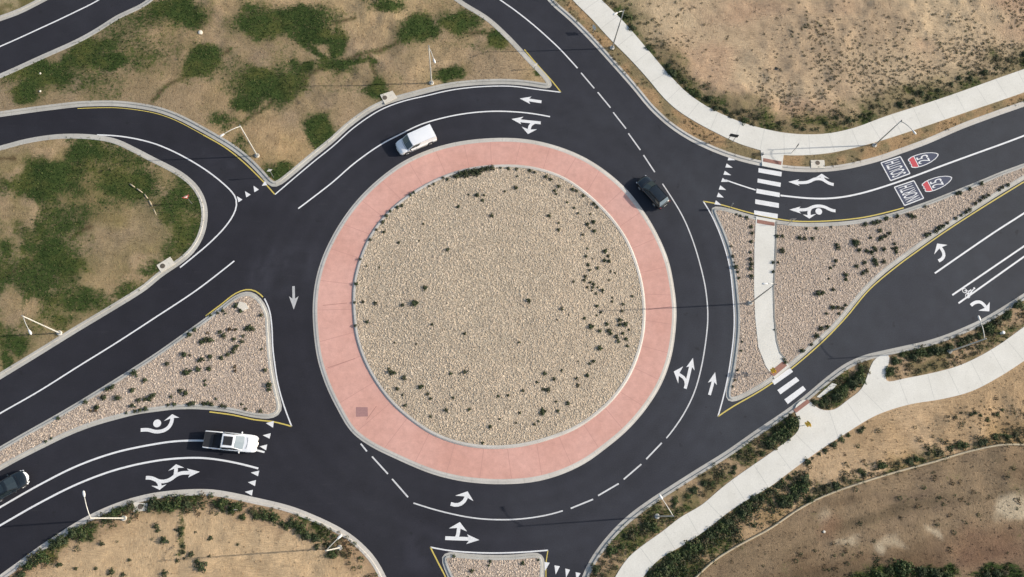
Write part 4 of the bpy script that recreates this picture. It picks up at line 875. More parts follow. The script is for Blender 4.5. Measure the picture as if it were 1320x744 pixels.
bushes(b, R_SE, 'green bush on the uphill side of the long straw roll in the south east', 'bushes beside the straw roll', avoid=SEpath)
b = along([(1120,742),(1160,733),(1225,742)], 7, 4, .8, 1.2, 15)+along([(1268,742),(1305,738)], 3, 2, .7, 1, 16)
bushes(b, R_SE, 'green bush at the bottom edge of the brown field', 'bushes at the foot of the brown field')
b = along([(22,742),(50,716),(78,693),(106,682)], 15, 6, .5, 1.0, 17)+along([(135,668),(170,652)], 5, 3, .5, .9, 18)+along([(190,652),(245,650)], 9, 5, .7, 1.1, 19)+along([(278,652),(330,662),(375,678),(410,698),(445,718)], 26, 8, .4, .95, 20)
bushes(b, R_SW, 'bush in the belt just behind the kerb of the bare south west ground', 'bushes behind the south west kerb')
b = [(131,701,.45),(201,678,.5),(203,684,.4),(211,697,.62),(232,683,.6),(236,704,.4),(271,694,.45),(246,715,.55),(260,731,.85),(254,724,.5),(236,712,.4),(228,723,.4),(143,737,.6),(158,741,.45),(166,722,.3),(97,733,.35),(123,733,.3),(212,740,.55),(306,702,.25),(75,728,.5),(270,717,.3),(251,686,.25),(150,698,.2),(195,695,.2),(233,690,.4),(237,720,.3)]
b = [(x, y, s*2.1) for x, y, s in b]
bushes(b, R_SW, 'single round bush standing on the bare orange south west soil', 'scattered bushes on the south west soil', meshes=small)

LND = [P(*p) for p in [(1048,515),(1070,494),(1080,495),(1076,504),(1056,517)]]
PEND = [q for q in PEND if not inpoly(np.array([q[3]]), np.array([q[4]]), LND)[0]]
PEND.sort(key=lambda q: -q[0])
for k_, n_, m_, x, y, z, s, lb, gp in PEND[:290]: put(n_, m_, x, y, z, s, lb, 'bush', gp, sz=random.uniform(.65, .95))
# the many smallest plants of the bare fields and verges: one uncountable cover
def merged(items, name):            # items: (mesh index, x, y, z, s)
    Vs, Cs = [], []
    src = []
    for i, pal in enumerate((DK, MG, BR, [(.10,.085,.045),(.07,.07,.03),(.05,.05,.03)])): src.append(clump(34, .5, .42, .12, pal, 200+i))
    for i, x, y, z, s in items:
        V, F, C = src[i]; a = random.uniform(0, 6.28); c_, s_ = math.cos(a), math.sin(a)
        Vs.append(np.c_[(V[:, 0]*c_-V[:, 1]*s_)*s+x, (V[:, 0]*s_+V[:, 1]*c_)*s+y, V[:, 2]*s+z]); Cs.append(C)
    V = np.vstack(Vs); return tag(link(name, meshnp(name, V, np.arange(len(V)).reshape(-1, 4), np.vstack(Cs)), M['leaf']), kind='stuff')
it = [(random.choice((0, 1)), x, y, z, s*.9) for k_, n_, m_, x, y, z, s, lb, gp in PEND[290:]]
def scatter(R, n, dens, smin, smax, kinds, excl=None):
    V = R['V']; k = in_view(V[:, 0], V[:, 1], 15)
    if excl is not None: k &= ~inpoly(V[:, 0], V[:, 1], excl) & (segdist(V[:, 0], V[:, 1], excl) > .3)
    V = V[k]; px, py = to_px(V[:, 0], V[:, 1]); p = np.clip(dens(px, py, V[:, 0], V[:, 1]), 0, None)*V.shape[0]**0
    if p.sum() <= 0: return
    for i in rng.choice(len(V), size=min(n, int((p > 0).sum())), replace=False, p=p/p.sum()):
        it.append((random.choice(kinds), V[i, 0]+random.uniform(-.15, .15), V[i, 1]+random.uniform(-.15, .15), V[i, 2]-.02, random.uniform(smin, smax)))
def d_ne(px, py, X, Y):
    base = .02+np.clip(blobs(px, py, [(1240,75,80,45,1),(1290,60,50,60,1),(1080,110,80,38,.8),(1160,100,80,40,.8),(1020,125,40,30,.6),(870,40,40,26,.25),(1070,40,60,20,.35),(1040,135,60,20,.8),(850,60,16,40,.5)]), 0, 1)*sstep(.34, .62, fbm(X*.28, Y*.28, 3, 14))
    return base*(~inpoly(X, Y, NEstrip))
scatter(R_NE, 1700, d_ne, .16, .5, (0, 1, 3, 3, 3), NEpath)
scatter(R_NE, 200, lambda px, py, X, Y: sstep(3.2, .6, segdist(X, Y, NEUg))*(~inpoly(X, Y, NEstrip)), .35, .85, (0, 1, 3, 3), NEpath)
scatter(R_NE, 160, lambda px, py, X, Y: inpoly(X, Y, NEstrip)*sstep(.45, .6, fbm(X*.6, Y*.6, 2, 4)), .2, .5, (1, 3, 2, 3), NEpath)
scatter(R_SE, 520, lambda px, py, X, Y: inpoly(X, Y, SEstrip)*(.15+sstep(.4, .6, fbm(X*.4, Y*.4, 3, 14))), .25, .75, (0, 1, 2, 3, 3, 3), SEpath)
scatter(R_SE, 200, lambda px, py, X, Y: sstep(3.5, .8, segdist(X, Y, SELg))*sstep(1070, 960, px)*(~inpoly(X, Y, SEstrip)), .4, 1.1, (0, 0, 1, 3), SEpath)
scatter(R_SE, 240, lambda px, py, X, Y: sstep(3.2, .5, segdist(X, Y, WAg))*(~inpoly(X, Y, SElow))*(.1+sstep(.4, .6, fbm(X*.4, Y*.4, 3, 24))), .25, .8, (0, 1, 3, 3), SEpath)
scatter(R_SE, 170, lambda px, py, X, Y: (.03+blobs(px, py, [(1285,535,50,14),(1230,545,30,8),(1040,640,40,20)]))*(~inpoly(X, Y, SElow))*(~inpoly(X, Y, SEstrip)), .15, .4, (0, 2, 3), SEpath)
scatter(R_SE, 300, lambda px, py, X, Y: .02+inpoly(X, Y, SElow)*blobs(px, py, [(1160,745,70,14),(1290,745,40,10),(1080,720,60,10,.2),(1240,650,80,30,.15)]), .2, .8, (0, 1, 2), SEpath)
scatter(R_SW, 230, lambda px, py, X, Y: sstep(3.0, .8, segdist(X, Y, SFg))*(.08+sstep(.42, .58, fbm(X*.45, Y*.45, 3, 71))), .3, .9, (0, 1, 1, 2, 3))
scatter(R_SW, 120, lambda px, py, X, Y: .2+0*X, .1, .22, (2, 3))
merged(it, 'low_scrub')

# ================================================================ STREET LAMPS
def solve_h(base, top):
    bx, by = P(*base, .15); best = (1e9, 0)
    for i in range(300, 1400):
        h = i*.01; x, y = P(*top, h); d = math.hypot(x-bx, y-by)
        if d < best[0]: best = (d, h)
    return best
def lamp(base, top, arm, label, pm='pole'):
    d, h = solve_h(base, top); tx, ty = P(*top, h); bx, by = P(*base, .15)
    x, y = (tx+bx)/2, (ty+by)/2; ax, ay = P(*arm, h+.25)
    print('lamp', label[:30], 'h=%.2f miss=%.2f' % (h, d), 'arm=%.2f' % math.hypot(ax-tx, ay-ty))
    dx, dy = ax-tx, ay-ty; L = math.hypot(dx, dy); rz = math.atan2(dy, dx)
    e = empty('street_lamp', (x, y, .12), rz, label=label, cat='street lamp', group='street lamps round the junction')
    m = MB(); m.tube([(0,0,0),(0,0,.16)], [.30,.28], 16).build('concrete_footing', M['pad'], e)
    MB().box((0,0,.185), (.36,.36,.05)).tube([(.14,.14,.2),(.14,.14,.27)], .02, 6).tube([(-.14,.14,.2),(-.14,.14,.27)], .02, 6).tube([(.14,-.14,.2),(.14,-.14,.27)], .02, 6).tube([(-.14,-.14,.2),(-.14,-.14,.27)], .02, 6).build('base_plate', M['galv'], e)
    MB().tube([(0,0,.2),(0,0,.7),(0,0,h*.6),(0,0,h)], [.095,.09,.072,.05], 12).build('pole', M[pm], e, True)
    MB().tube([(0,0,h-.06),(0,0,h+.08)], [.085,.05], 10).build('pole_cap', M['galv'], e)
    k = L-.65; MB().tube([(.03,0,h-.25),(k*.25,0,h-.02),(k*.6,0,h+.16),(k,0,h+.22),(k+.15,0,h+.22)], [.05,.045,.04,.035,.035], 8).build('arm', M[pm], e, True)
    lu = MB(); prof = [(0,.05,.05),(.10,.10,.07),(.32,.14,.075),(.55,.12,.06),(.66,.05,.03)]
    V = []; F = []
    for px_, w, t in prof: V += [(k+.1+px_, -w, h+.2), (k+.1+px_, -w*.7, h+.2+t), (k+.1+px_, w*.7, h+.2+t), (k+.1+px_, w, h+.2), (k+.1+px_, w*.8, h+.165), (k+.1+px_, -w*.8, h+.165)]
    for i in range(len(prof)-1):
        for j in range(6): F.append((i*6+j, i*6+(j+1) % 6, (i+1)*6+(j+1) % 6, (i+1)*6+j))
    F += [(5,4,3,2,1,0), tuple(24+j for j in range(6))]
    lm = lu.add(V, F).build('luminaire', M['lum'], e, True); MB().box((k+.48,0,h+.155), (.34,.22,.03)).build('lens', M['lens'], lm)
    return e
lamp((790,62),(803,14),(790,19), 'tall street lamp on the top verge whose pole leans across the curved pavement', 'galv')
lamp((1128,188),(1161,155),(1179,172), 'street lamp beside the pavement above the painted route shields on the right', 'galv')
lamp((967,391),(999,366.5),(983,366), 'street lamp beside the short pavement crossing the east splitter island', 'galv')
lamp((556,107),(553,60),(561,81), 'street lamp on the straw coloured ground above the white van')
lamp((331,201),(310,162),(284.5,176), 'street lamp at the tip of the north west ground beside the left yield triangles')
lamp((77,429),(29,408),(40,431), 'street lamp on the grassy west ground beside the long straight left road')
lamp((160,668),(116,668),(108,634), 'street lamp behind the lower left kerb with its arm over the three headed arrow lane')
lamp((438,706),(420,710),(440,690), 'street lamp on the lower middle verge where the kerb turns down to the bottom edge')
lamp((847,664),(868,667),(850,640), 'street lamp in the planted strip below the ring road dashes at the lower right')
lamp((1224,453),(1270,437),(1261,408), 'street lamp in the bushes by the far right kerb below the painted right turn arrow')

# ================================================================ SIGNS, DRAIN INLETS, SMALL THINGS
def sign(px, label, face, w, hgt, z0, posts=1, rz=0, shape='rect', back='signg', extra=None, tilt=0, pz=None):
    x, y = P(*px, .15); e = empty('traffic_sign', (x, y, .12), math.radians(rz), label=label, cat='sign')
    top = z0+hgt
    for k in range(posts):
        o = 0 if posts == 1 else (k-.5)*w*.62
        MB().box((0, o, top/2), (.06,.06,top)).build('post', M['galv'], e)
    m = MB(); t = .012
    if shape == 'rect': pts = [(-w/2,z0),(w/2,z0),(w/2,top),(-w/2,top)]
    elif shape == 'tri': pts = [(0,z0),(w/2,top),(-w/2,top)]
    elif shape == 'dia': c = z0+hgt/2; pts = [(0,z0),(w/2,c),(0,top),(-w/2,c)]
    n = len(pts); V = [(.045,a,b) for a, b in pts]+[(.045+t,a,b) for a, b in pts]; F = [tuple(range(n))[::-1], tuple(range(n, 2*n))]+[(i,(i+1)%n,n+(i+1)%n,n+i) for i in range(n)]
    pn = m.add(V, F).build('panel', M[back], e)
    V = [(.062, a*.97, z0+hgt/2+(b-z0-hgt/2)*.97) for a, b in pts]; f = meshpy('face', V, [tuple(range(n))]); link('sign_face', f, M[face], pn)
    if extra == 'inner':
        cz = sum(b for a, b in pts)/n; V = [(.066, a*.55, cz+(b-cz)*.55) for a, b in pts]; link('sign_legend', meshpy('legend', V, [tuple(range(n))]), M['signw'], pn)
    if extra == 'walker':
        cz = z0+hgt*.5; mm = MB().box((.068,0,cz), (.004,.07,.26)).box((.068,.0,cz+.19), (.004,.09,.09)).box((.068,.07,cz-.18), (.004,.06,.16)).box((.068,-.07,cz-.18), (.004,.06,.16)); mm.build('sign_legend', M['black'], pn)
    if extra == 'twoway':     # a second panel back to back, and an arrow plaque below
        n = len(pts); V = [(-.045-t,a,b) for a, b in pts]+[(-.045,a,b) for a, b in pts]; F = [tuple(range(n))[::-1], tuple(range(n, 2*n))]+[(i,(i+1)%n,n+(i+1)%n,n+i) for i in range(n)]
        MB().add(V, F).build('panel', M[face], e); MB().box((.052,0,z0-.28), (.012,.6,.3)).build('plaque', M['signy'], e); MB().box((-.052,0,z0-.28), (.012,.6,.3)).build('plaque', M['signy'], e)
        cz = z0+hgt*.5; MB().box((.068,0,cz), (.004,.07,.26)).box((.068,.0,cz+.19), (.004,.09,.09)).box((.068,.07,cz-.18), (.004,.06,.16)).build('sign_legend', M['black'], pn)
    return e
sign((940.5,182.5), 'dark backed sign on two posts standing on the pavement edge above the right yield line', 'signk', 1.1, .75, 1.5, 2, -100, back='signk')
sign((1020,197.5), 'narrow edge on sign at the pavement edge just right of the upper crosswalk ramp', 'signk', .6, .75, 1.9, 1, 150, back='signg')
sign((352.5,228.5), 'small white sign on a post behind the kerb nose beside the left yield triangles', 'signw', .75, .75, 1.9, 1, -70, 'dia')
sign((247.5,262.5), 'red and white yield sign in the grass inside the tight left curve', 'signr', .95, .85, 1.8, 1, -60, 'tri', extra='inner')
sign((764.5,42), 'small white sign in the narrow verge near the top street lamp', 'signw', .6, .75, .9, 1, -140)
sign((689,89), 'small white sign on the grass near the top nose of the north west ground', 'signw', .5, .6, .9, 1, -70)
sign((940,269), 'thin grey sign post on the upper kerb of the east island near its yellow nose', 'signg', .3, .6, 1.2, 1, 175)
sign((1016,289), 'grey sign with a side blade just right of the crosswalk on the east island', 'signg', .75, .6, 1.3, 1, 95)
sign((990,481), 'yellow crossing sign at the lower end of the east island pavement', 'signy', .85, .85, 1.7, 1, 30, 'dia', back='signy', extra='twoway')
sign((1034,549), 'yellow crossing sign beside the bushes at the south east end of the lower crosswalk', 'signy', .85, .85, 1.7, 1, 30, 'dia', back='signy', extra='twoway')
sign((306,657), 'slim white marker sign behind the lower left kerb', 'signw', .25, .8, .5, 1, -90)
def inlet(q, cover, label):
    pts = [P(*p, .17) for p in q]; cx = sum(p[0] for p in pts)/4; cy = sum(p[1] for p in pts)/4
    e = empty('drain_inlet', (cx, cy, .1), 0, label=label, cat='drain inlet', group='concrete drain inlets behind the kerbs')
    loc = [(a-cx, b-cy) for a, b in pts]; slab('inlet_top', loc, .095, M['pad'], z0=-.05, kind=None, parent=e)
    x, y = P(*cover, .2); MB().tube([(x-cx,y-cy,.08),(x-cx,y-cy,.108)], .30, 20).tube([(x-cx,y-cy,.1),(x-cx,y-cy,.113)], .24, 20).build('manhole_cover', M['iron'], e)
inlet([(490,122.5),(506,117),(512,126),(496,134)], (496,126), 'square concrete drain inlet with a rusty lid above the white van')
inlet([(202,342),(219.5,331),(226,340.5),(207.5,351)], (209.5,343), 'square concrete drain inlet with a lid on the west ground by the straight road')
inlet([(1045,206.5),(1062.5,206.5),(1063.7,217),(1045.5,216.5)], (1054,210), 'concrete drain inlet in the grass strip above the right lane arrows')
inlet([(172,647.5),(190,649),(191,658),(172,660)], (181,653), 'concrete drain inlet behind the lower left kerb among green bushes')
def pebble(px, s, label, mat='signw', name='stone', cat='stone'):
    x, y = P(*px, .15); bm = bmesh.new(); bmesh.ops.create_icosphere(bm, subdivisions=2, radius=s)
    for v in bm.verts: v.co *= 1+.25*(vnoise(v.co.x*3/s+x, v.co.y*3/s+v.co.z*2/s, 3)-.5); v.co.z *= .55
    me = bpy.data.meshes.new(name); bm.to_mesh(me); bm.free(); o = link(name, me, M[mat]); o.location = (x, y, .16+s*.3); tag(o, label, cat)
pebble((258.5,42.5), .32, 'white boulder on bare soil above the round dark grass patch', 'pad')
pebble((52,95), .14, 'small white rock in the dark grass near the top left road, upper of two', 'pad'); pebble((52,118), .14, 'small white rock in the dark grass near the top left road, lower of two', 'pad')
pebble((1062,685.5), .17, 'bright white rock on the brown south east field', 'pad')
pebble((1302,607.5), .15, 'small pale rock at the right side of the brown field', 'pad')
pebble((1181,444), .1, 'pale rock half hidden among the right hand bushes', 'pad')
x, y = P(1291, 429.5, .2); e = empty('vent_pipe', (x, y, .12), 0, label='white capped utility pipe standing in the strip by the far right pavement', cat='utility pipe')
MB().tube([(0,0,-.05),(0,0,.45)], .16, 14).build('pipe', M['signw'], e); MB().tube([(0,0,.45),(0,0,.5),(0,0,.56)], [.21,.21,.12], 14).build('cap', M['signw'], e)
pts = [P(*p, .15) for p in [(309,389),(317,391),(321,398),(313,401),(306,396)]]; cx, cy = pts[0]
o = slab('utility_pad', pts, .30, M['pad'], z0=.05, kind=None); tag(o, 'pale flat concrete pad near the top corner of the south west splitter island', 'utility pad')
# straw roll across the south east
q = [p for p in WAg if in_view(np.array([p[0]]), np.array([p[1]]), 40)[0]][::2]; zz = zr(R_SE)(np.array([a for a, b in q]), np.array([b for a, b in q]))
e = empty('straw_roll', (q[0][0], q[0][1], .12), 0, label='long pale erosion control roll snaking between green bushes and the brown field', cat='erosion roll')
L = [(a-q[0][0], b-q[0][1], float(z)-.12+.07) for (a, b), z in zip(q, zz)]
MB().tube(L, .12, 8).build('netted_straw', M['straw'], e, True)
for i in range(4, len(L), 5): a = L[i]; MB().box((a[0]+.03, a[1]-.12, a[2]+.16), (.05,.05,.5)).build('stake', M['wood'], e)
q = [P(*p, .15) for p in [(167,237),(176,243),(186,250),(192,258),(198,269),(203,280)]]; e = empty('rope_roll', (*q[0], .15), 0, label='thin broken pale roll lying in the west grass', cat='erosion roll')
for i in range(len(q)-1):
    a, b = q[i], q[i+1]; f = lambda t: (a[0]+(b[0]-a[0])*t-q[0][0], a[1]+(b[1]-a[1])*t-q[0][1], .08+.02*math.sin(i*2+t*3))
    MB().tube([f(.08), f(.4), f(.8)], [.07,.09,.06], 8).build('segment', M['straw'], e, True)
# ================================================================ VEHICLES
def loft(m, rings, cap=True):
    k = len(rings[0]); b = len(m.v)
    for r in rings: m.v += [tuple(p) for p in r]
    for i in range(len(rings)-1):
        for j in range(k): m.f.append((b+i*k+j, b+(i+1)*k+j, b+(i+1)*k+(j+1) % k, b+i*k+(j+1) % k))
    if cap: m.f.append(tuple(b+j for j in range(k))); m.f.append(tuple(b+(len(rings)-1)*k+j for j in reversed(range(k))))
def quadpatch(m, c, u0, u1, v0, v1, off):
    c = [Vector(p) for p in c]; n = ((c[1]-c[0]).cross(c[3]-c[0])).normalized()*off
    f = lambda u, v: c[0]*(1-u)*(1-v)+c[1]*u*(1-v)+c[2]*u*v+c[3]*(1-u)*v+n
    b = len(m.v)
    for v in (v0, v1):
        for i in range(5): m.v.append(tuple(f(u0+(u1-u0)*i/4, v)))
    for i in range(4): m.f.append((b+i, b+i+1, b+6+i, b+5+i))
def wheel(e, x, y, r, w=.22):
    s = 1 if y > 0 else -1; h = bpy.data.objects.new('wheel', None); COL.objects.link(h); h.parent = e; h.location = (x, y, r)
    MB().tube([(0,-w/2,0),(0,-w/2+.03,0),(0,w/2-.03,0),(0,w/2,0)], [r*.9,r,r,r*.9], 24).build('tyre', M['tyre'], h)
    m = MB().tube([(0,s*(w/2+.003),0),(0,s*(w/2+.012),0)], [r*.60,r*.56], 20)
    for k in range(5):
        a = k*2*math.pi/5; m.box((math.cos(a)*r*.3, s*(w/2+.016), math.sin(a)*r*.3), (r*.5,.02,.06), Matrix.Rotation(-a, 3, 'Y'))
    m.build('rim', M['rim'], h)
def vehicle(kind, px_a, px_b, zref, label, paint):
    """px_a: photo pixel of the nose, px_b: of the tail, both read at height zref"""
    a = Vector(P(*px_a, zref)); b = Vector(P(*px_b, zref)); c = (a+b)/2; d = a-b; print(kind, 'length %.2f' % d.length)
    D = dict(van=dict(L=4.95, W=1.92), suv=dict(L=4.6, W=1.84), pickup=dict(L=5.85, W=1.98), sedan=dict(L=4.6, W=1.82))[kind]
    L, W = D['L'], D['W']; hw = W/2
    e = empty({'van':'cargo_van','suv':'parked_car','pickup':'pickup_truck','sedan':'car'}[kind].replace('parked_car', 'suv_car'), (c.x, c.y, .006), math.atan2(d.y, d.x), label=label, cat={'van':'van','pickup':'pickup truck'}.get(kind, 'car'))
    r = .36 if kind in ('van', 'suv') else (.40 if kind == 'pickup' else .33)
    xf, xr = L/2-(.88 if kind != 'pickup' else 1.0), -L/2+(.95 if kind != 'pickup' else 1.15)
    # lower body: stations from tail to nose: x, half width, shoulder z, centre z
    if kind == 'van': st = [(-L/2,.90,1.0,1.0),(-L/2+.05,.97,1.05,1.05),(0,1,1.08,1.08),(L/2-1.25,1,1.08,1.10),(L/2-.75,.98,1.02,1.10),(L/2-.35,.92,.93,1.0),(L/2-.12,.82,.80,.86),(L/2,.66,.62,.66)]
    elif kind == 'pickup': st = [(-L/2,.93,.95,.95),(-L/2+.06,.985,1.03,1.03),(-.75,1,1.05,1.05),(L/2-1.6,1,1.06,1.10),(L/2-.9,.99,1.02,1.12),(L/2-.4,.96,.98,1.08),(L/2-.12,.88,.90,.98),(L/2,.74,.72,.76)]
    elif kind == 'suv': st = [(-L/2,.76,.80,.82),(-L/2+.1,.92,.95,.98),(-L/2+.6,.99,1.0,1.0),(0,1,.98,.98),(L/2-1.35,1,.96,1.0),(L/2-.8,.97,.92,1.0),(L/2-.35,.90,.84,.92),(L/2-.1,.78,.70,.77),(L/2,.6,.55,.6)]
    else: st = [(-L/2,.74,.72,.74),(-L/2+.12,.90,.88,.92),(-L/2+.7,.98,.92,.97),(0,1,.90,.92),(L/2-1.35,1,.88,.93),(L/2-.8,.97,.83,.91),(L/2-.35,.90,.74,.82),(L/2-.1,.78,.62,.68),(L/2,.6,.48,.54)]
    xs = sorted(set([s[0] for s in st]+[xf+k for k in (-r*1.12,-r*.8,-r*.3,r*.3,r*.8,r*1.12)]+[xr+k for k in (-r*1.12,-r*.8,-r*.3,r*.3,r*.8,r*1.12)]))
    xs = [x for x in xs if -L/2 <= x <= L/2]
    T = np.array(st); rings = []
    for x in xs:
        w = hw*np.interp(x, T[:, 0], T[:, 1]); zs = np.interp(x, T[:, 0], T[:, 2]); zt = np.interp(x, T[:, 0], T[:, 3]); zb = .26
        for xw in (xf, xr):
            if abs(x-xw) < r*1.12: zb = max(zb, r+math.sqrt(max((r*1.12)**2-(x-xw)**2, 0))*.98)
        zb2 = min(zb, zs-.12); mid = (zb2+zs)/2
        R_ = [(x,-w*.55,.26),(x,-w*.80,.26 if zb < .3 else zb2),(x,-w*.97,zb2),(x,-w,mid),(x,-w*.985,zs-.04),(x,-w*.93,zs+.005),(x,-w*.5,(zs+zt*2)/3),(x,0,zt)]
        rings.append(R_+[(p[0],-p[1],p[2]) for p in R_[-2::-1]])
    if kind == 'pickup':
        bx0, bx1, bh = -L/2+.08, -L/2+1.95, hw*.86       # bed opening: cut by building the body in two lengths
        fr = [q for q in rings if q[0][0] >= bx1-.02]
        m = MB(); x = bx1; w = hw; R_ = [(x,-w*.55,.26),(x,-w*.8,.26),(x,-w*.97,.3),(x,-w,.65),(x,-w*.985,1.0),(x,-w*.93,1.04),(x,-w*.5,1.05),(x,0,1.05)]
        fr = [R_+[(p[0],-p[1],p[2]) for p in R_[-2::-1]]]+[q for q in fr if q[0][0] > bx1+.05]
        loft(m, fr)
        body = m.build('body', M[paint], e, True)
        s = MB()
        for sgn in (-1, 1):
            rr = []
            for x in [v for v in xs if v < bx1]+[bx1]:
                w = hw*np.interp(x, T[:, 0], T[:, 1]); zb = .3
                if abs(x-xr) < r*1.12: zb = max(zb, r+math.sqrt((r*1.12)**2-(x-xr)**2)*.98)
                zb = min(zb, .95); rr.append([(x,sgn*w*.86,zb),(x,sgn*w*.98,zb),(x,sgn*w,(zb+1.03)/2),(x,sgn*w*.985,1.0),(x,sgn*w*.95,1.045),(x,sgn*w*.87,1.045)])
            loft(s, rr)
        s.build('bedside', M[paint], e, True)
        MB().box((-L/2+.035,0,.76), (.07,W*.85,.56)).build('tailgate', M['bed'], e, bevel=.015)
        b_ = MB().box(((bx0+bx1)/2,0,.56), (bx1-bx0,W*.84,.06)).box((bx1-.02,0,.8), (.04,W*.84,.46))
        for sgn in (-1, 1): b_.box(((bx0+bx1)/2,sgn*hw*.835,.80), (bx1-bx0,.035,.44)).box((xr,sgn*hw*.70,.68), (.95,.26,.22))
        b_.build('bed_liner', M['bed'], e)
        MB().box(((bx0+bx1)/2-.45,0,1.035), (.95,W*.83,.04)).build('tonneau_cover', M['trim'], e)
        MB().box((-L/2-.06,0,.52), (.14,W*.92,.18)).build('rear_bumper', M['bed'], e, bevel=.03)
    else:
        m = MB(); loft(m, rings); body = m.build('body', M[paint], e, True)
        MB().box((-L/2-.02,0,.50), (.1,W*.84,.22)).build('rear_bumper', M['trim'] if kind == 'van' else M[paint], e, bevel=.04)
    # cabin
    Cb = dict(van=(-L/2+.02, L/2-1.02, -L/2+.07, L/2-1.80, 1.05, 1.80, .985, .955), pickup=(-.92, L/2-1.42, -.75, L/2-2.35, 1.04, 1.84, .93, .76),
              suv=(-L/2+.20, L/2-1.18, -L/2+.62, L/2-2.05, .97, 1.62, .93, .74), sedan=(-L/2+.55, L/2-1.25, -L/2+1.30, L/2-2.15, .90, 1.43, .92, .70))[kind]
    x0, x1, t0, t1, zb, zt, wb, wt = Cb; wb *= hw; wt *= hw
    B = [(x0,-wb,zb),(x1,-wb*.93,zb),(x1+.10,0,zb),(x1,wb*.93,zb),(x0,wb,zb),(x0-.02,0,zb)]
    Tp = [(t0,-wt,zt-.03),(t1,-wt*.95,zt-.03),(t1+.07,0,zt-.015),(t1,wt*.95,zt-.03),(t0,wt,zt-.03),(t0-.02,0,zt-.02)]
    cb = MB(); cb.v = B+Tp; cb.f = [(i,(i+1)%6,6+(i+1)%6,6+i) for i in range(6)]; cb.build('cabin', M[paint], e, bevel=.03)
    # crowned roof skin
    rf = MB(); n = 8; 
    for i in range(n+1):
        u = i/n; x = (t0+.02)*(1-u)+(t1)*u
        for j in range(n+1):
            v = j/n*2-1; rf.v.append((x+(.07*(1-v*v) if i == n else 0), v*wt*(.985-.035*u), zt-.012+.045*(1-v*v)*(.55+.45*math.sin(math.pi*min(max(u,.0),1)))-(.02 if i in (0,n) else 0)))
    for i in range(n):
        for j in range(n): a_ = i*(n+1)+j; rf.f.append((a_,a_+n+1,a_+n+2,a_+1))
    roof = rf.build('roof', M[paint], e, True)
    ws = MB()
    for q in ((1,2),(2,3)):
        c4 = [B[q[0]],B[q[1]],Tp[q[1]],Tp[q[0]]]; quadpatch(ws, c4, .10 if q[0] == 1 else 0, 1 if q[0] == 1 else .90, .04, .93, .034)
    ws.build('windscreen', M['glassp'] if kind == 'pickup' else M['glass'], e, True)
    sides = {'van': [(.66,.97)], 'pickup': [(.06,.44),(.50,.94)], 'suv': [(.06,.30),(.33,.60),(.63,.93)], 'sedan': [(.10,.47),(.51,.93)]}[kind]
    for sg in (0, 1):
        for a_, b_ in sides:
            w = MB(); c4 = [B[0],B[1],Tp[1],Tp[0]] if sg == 0 else [B[3],B[4],Tp[4],Tp[3]]
            u0, u1 = (a_, b_) if sg == 0 else (1-b_, 1-a_); quadpatch(w, c4, u0, u1, .12, .88, .034); w.build('side_window', M['glass'], e)
    if kind != 'van' :
        w = MB(); 
        for c4 in ([B[4],B[5],Tp[5],Tp[4]], [B[5],B[0],Tp[0],Tp[5]]): quadpatch(w, c4, .08 if c4[0] == B[4] else 0, 1 if c4[0] == B[4] else .92, .1, .9, .034)
        w.build('rear_window', M['glassp'] if kind == 'suv' else M['glass'], e)
    else:
        MB().box((-L/2+.01,-.38,1.5), (.02,.6,.42)).box((-L/2+.01,.38,1.5), (.02,.6,.42)).build('rear_window', M['glass'], e)
        for k in range(5): MB().box((-.95,-.6+.3*k,zt+.028), (2.3,.03,.012)).build('roof_rib', M[paint], roof)
    for x in (xf, xr):
        for y in (-hw+.12, hw-.12): wheel(e, x, y, r)
    noz = T[-1, 2]
    for s in (-1, 1):
        MB().box((L/2-.20,s*hw*.72,noz+.08), (.20,.28,.12), Matrix.Rotation(-s*.45, 3, 'Z')).build('headlight', M['lampw'], e, bevel=.03)
        MB().box((-L/2+.03,s*hw*.84,.86 if kind != 'sedan' else .74), (.08,.16,.34 if kind in ('van','pickup') else .16)).build('tail_light', M['lampr'], e, bevel=.02)
        mr = MB().box((x1-.32,s*(hw+.10),zb+.10), (.13,.22,.17)).build('wing_mirror', M['trim'] if kind in ('van',) else M[paint], e, bevel=.03)
        for k in ((.2,) if kind == 'van' else (.05, .95)): MB().box((x1-.95-k,s*(hw*.99+.012),zb-.16), (.16,.03,.03)).build('door_handle', M['chrome'] if kind == 'sedan' else M['trim'], e)
    MB().box((L/2-.02,0,noz-.12), (.07,W*.46,.16)).build('grille', M['trim'], e, bevel=.02)
    fb = MB(); 
    for i in range(9):
        v = i/4-1; xx = L/2+.05-.30*abs(v)**2.2; fb.v += [(xx,v*hw*.93,.30),(xx+.03,v*hw*.93,.46),(xx-.02,v*hw*.93,.56),(xx-.14,v*hw*.9,.57)]
    for i in range(8):
        for j in range(3): fb.f.append((i*4+j,(i+1)*4+j,(i+1)*4+j+1,i*4+j+1))
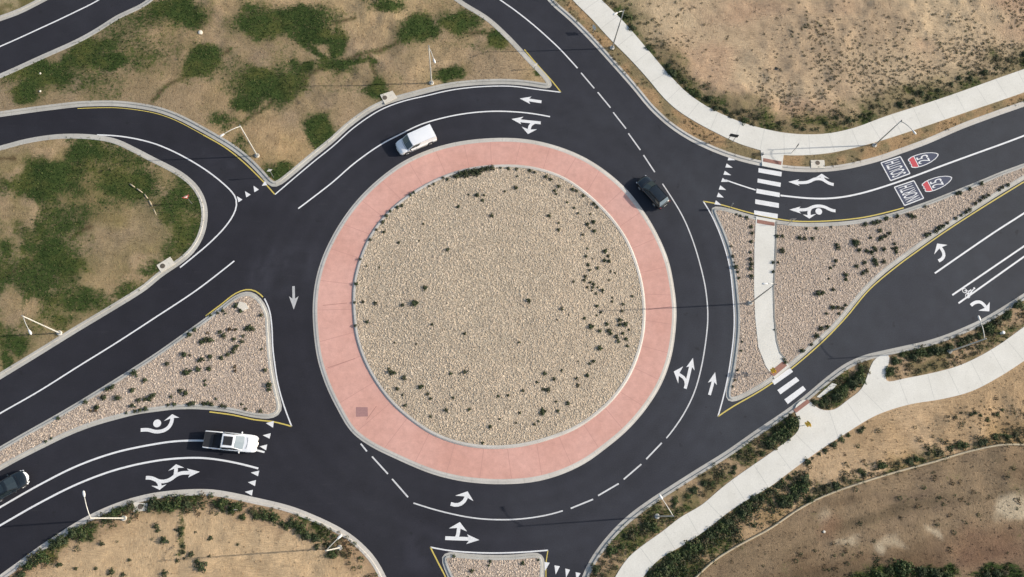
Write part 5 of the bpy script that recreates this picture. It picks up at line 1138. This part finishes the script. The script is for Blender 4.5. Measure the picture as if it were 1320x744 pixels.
    fb.build('front_bumper', M['chrome'] if kind == 'pickup' else M[paint], e, True)
    MB().box((0,0,.30), (L*.9,W*.8,.16)).build('chassis', M['trim'], e)
    for s in (-1, 1): MB().box((L/2-1.0 if kind != 'van' else L/2-.86, s*.33, np.interp(x1+.18, T[:, 0], T[:, 3])+.015), (.03,.62,.012), Matrix.Rotation(s*.12, 3, 'Z')).build('wiper', M['trim'], e)
    if kind == 'pickup':
        MB().box(((t0+t1)/2+.05,0,zt+.038), (1.02,.98,.02)).build('sunroof', M['trim'], roof, bevel=.02)
        for s in (-1, 1): MB().box((.15,s*(hw+.05),.36), (2.3,.16,.05)).build('side_step', M['trim'], e)
    if kind == 'suv':
        for s in (-1, 1): MB().tube([(t0+.1,s*wt*.9,zt+.03),(t1-.1,s*wt*.88,zt+.04)], .018, 6).build('roof_rail', M['trim'], roof)
        MB().box((-L/2-.075,0,.78), (.012,.50,.14)).build('number_plate', M['signw'], e)
    if kind == 'sedan': MB().box(((t0+t1)/2,0,zt+.03), (.6,.9,.012)).build('sunroof', M['glass'], roof)
    return e
vehicle('van', (512.2,189.6), (559,169.5), 1.3, 'white cargo van with a dark windscreen driving round the top of the roundabout', 'carw')
vehicle('pickup', (330,572.5), (263.5,566), 1.0, 'white crew cab pickup truck with a black sunroof waiting at the left yield line', 'carw')
vehicle('suv', (825,226.5), (859.5,265), 1.1, 'black sport utility car with a reflecting rear window on the right side of the ring', 'cark')
v_ = vehicle('sedan', (30,615), (-14,641), .8, 'black car with a bright nose entering at the left edge of the picture', 'cark')
nb = MB()  # bright reflection on the front edge, modelled as a white strip
for i in range(11):
    v = i/5-1; xx = 2.36-.42*abs(v)**2.1; nb.v += [(xx+.02,v*.88,.42),(xx,v*.88,.64),(xx-.17*(1-abs(v)**2*.8),v*.86,.715-.05*v*v)]
for i in range(10):
    for j in range(2): nb.f.append((i*3+j,(i+1)*3+j,(i+1)*3+j+1,i*3+j+1))
nb.build('nose_reflection', M['carw'], v_, True)
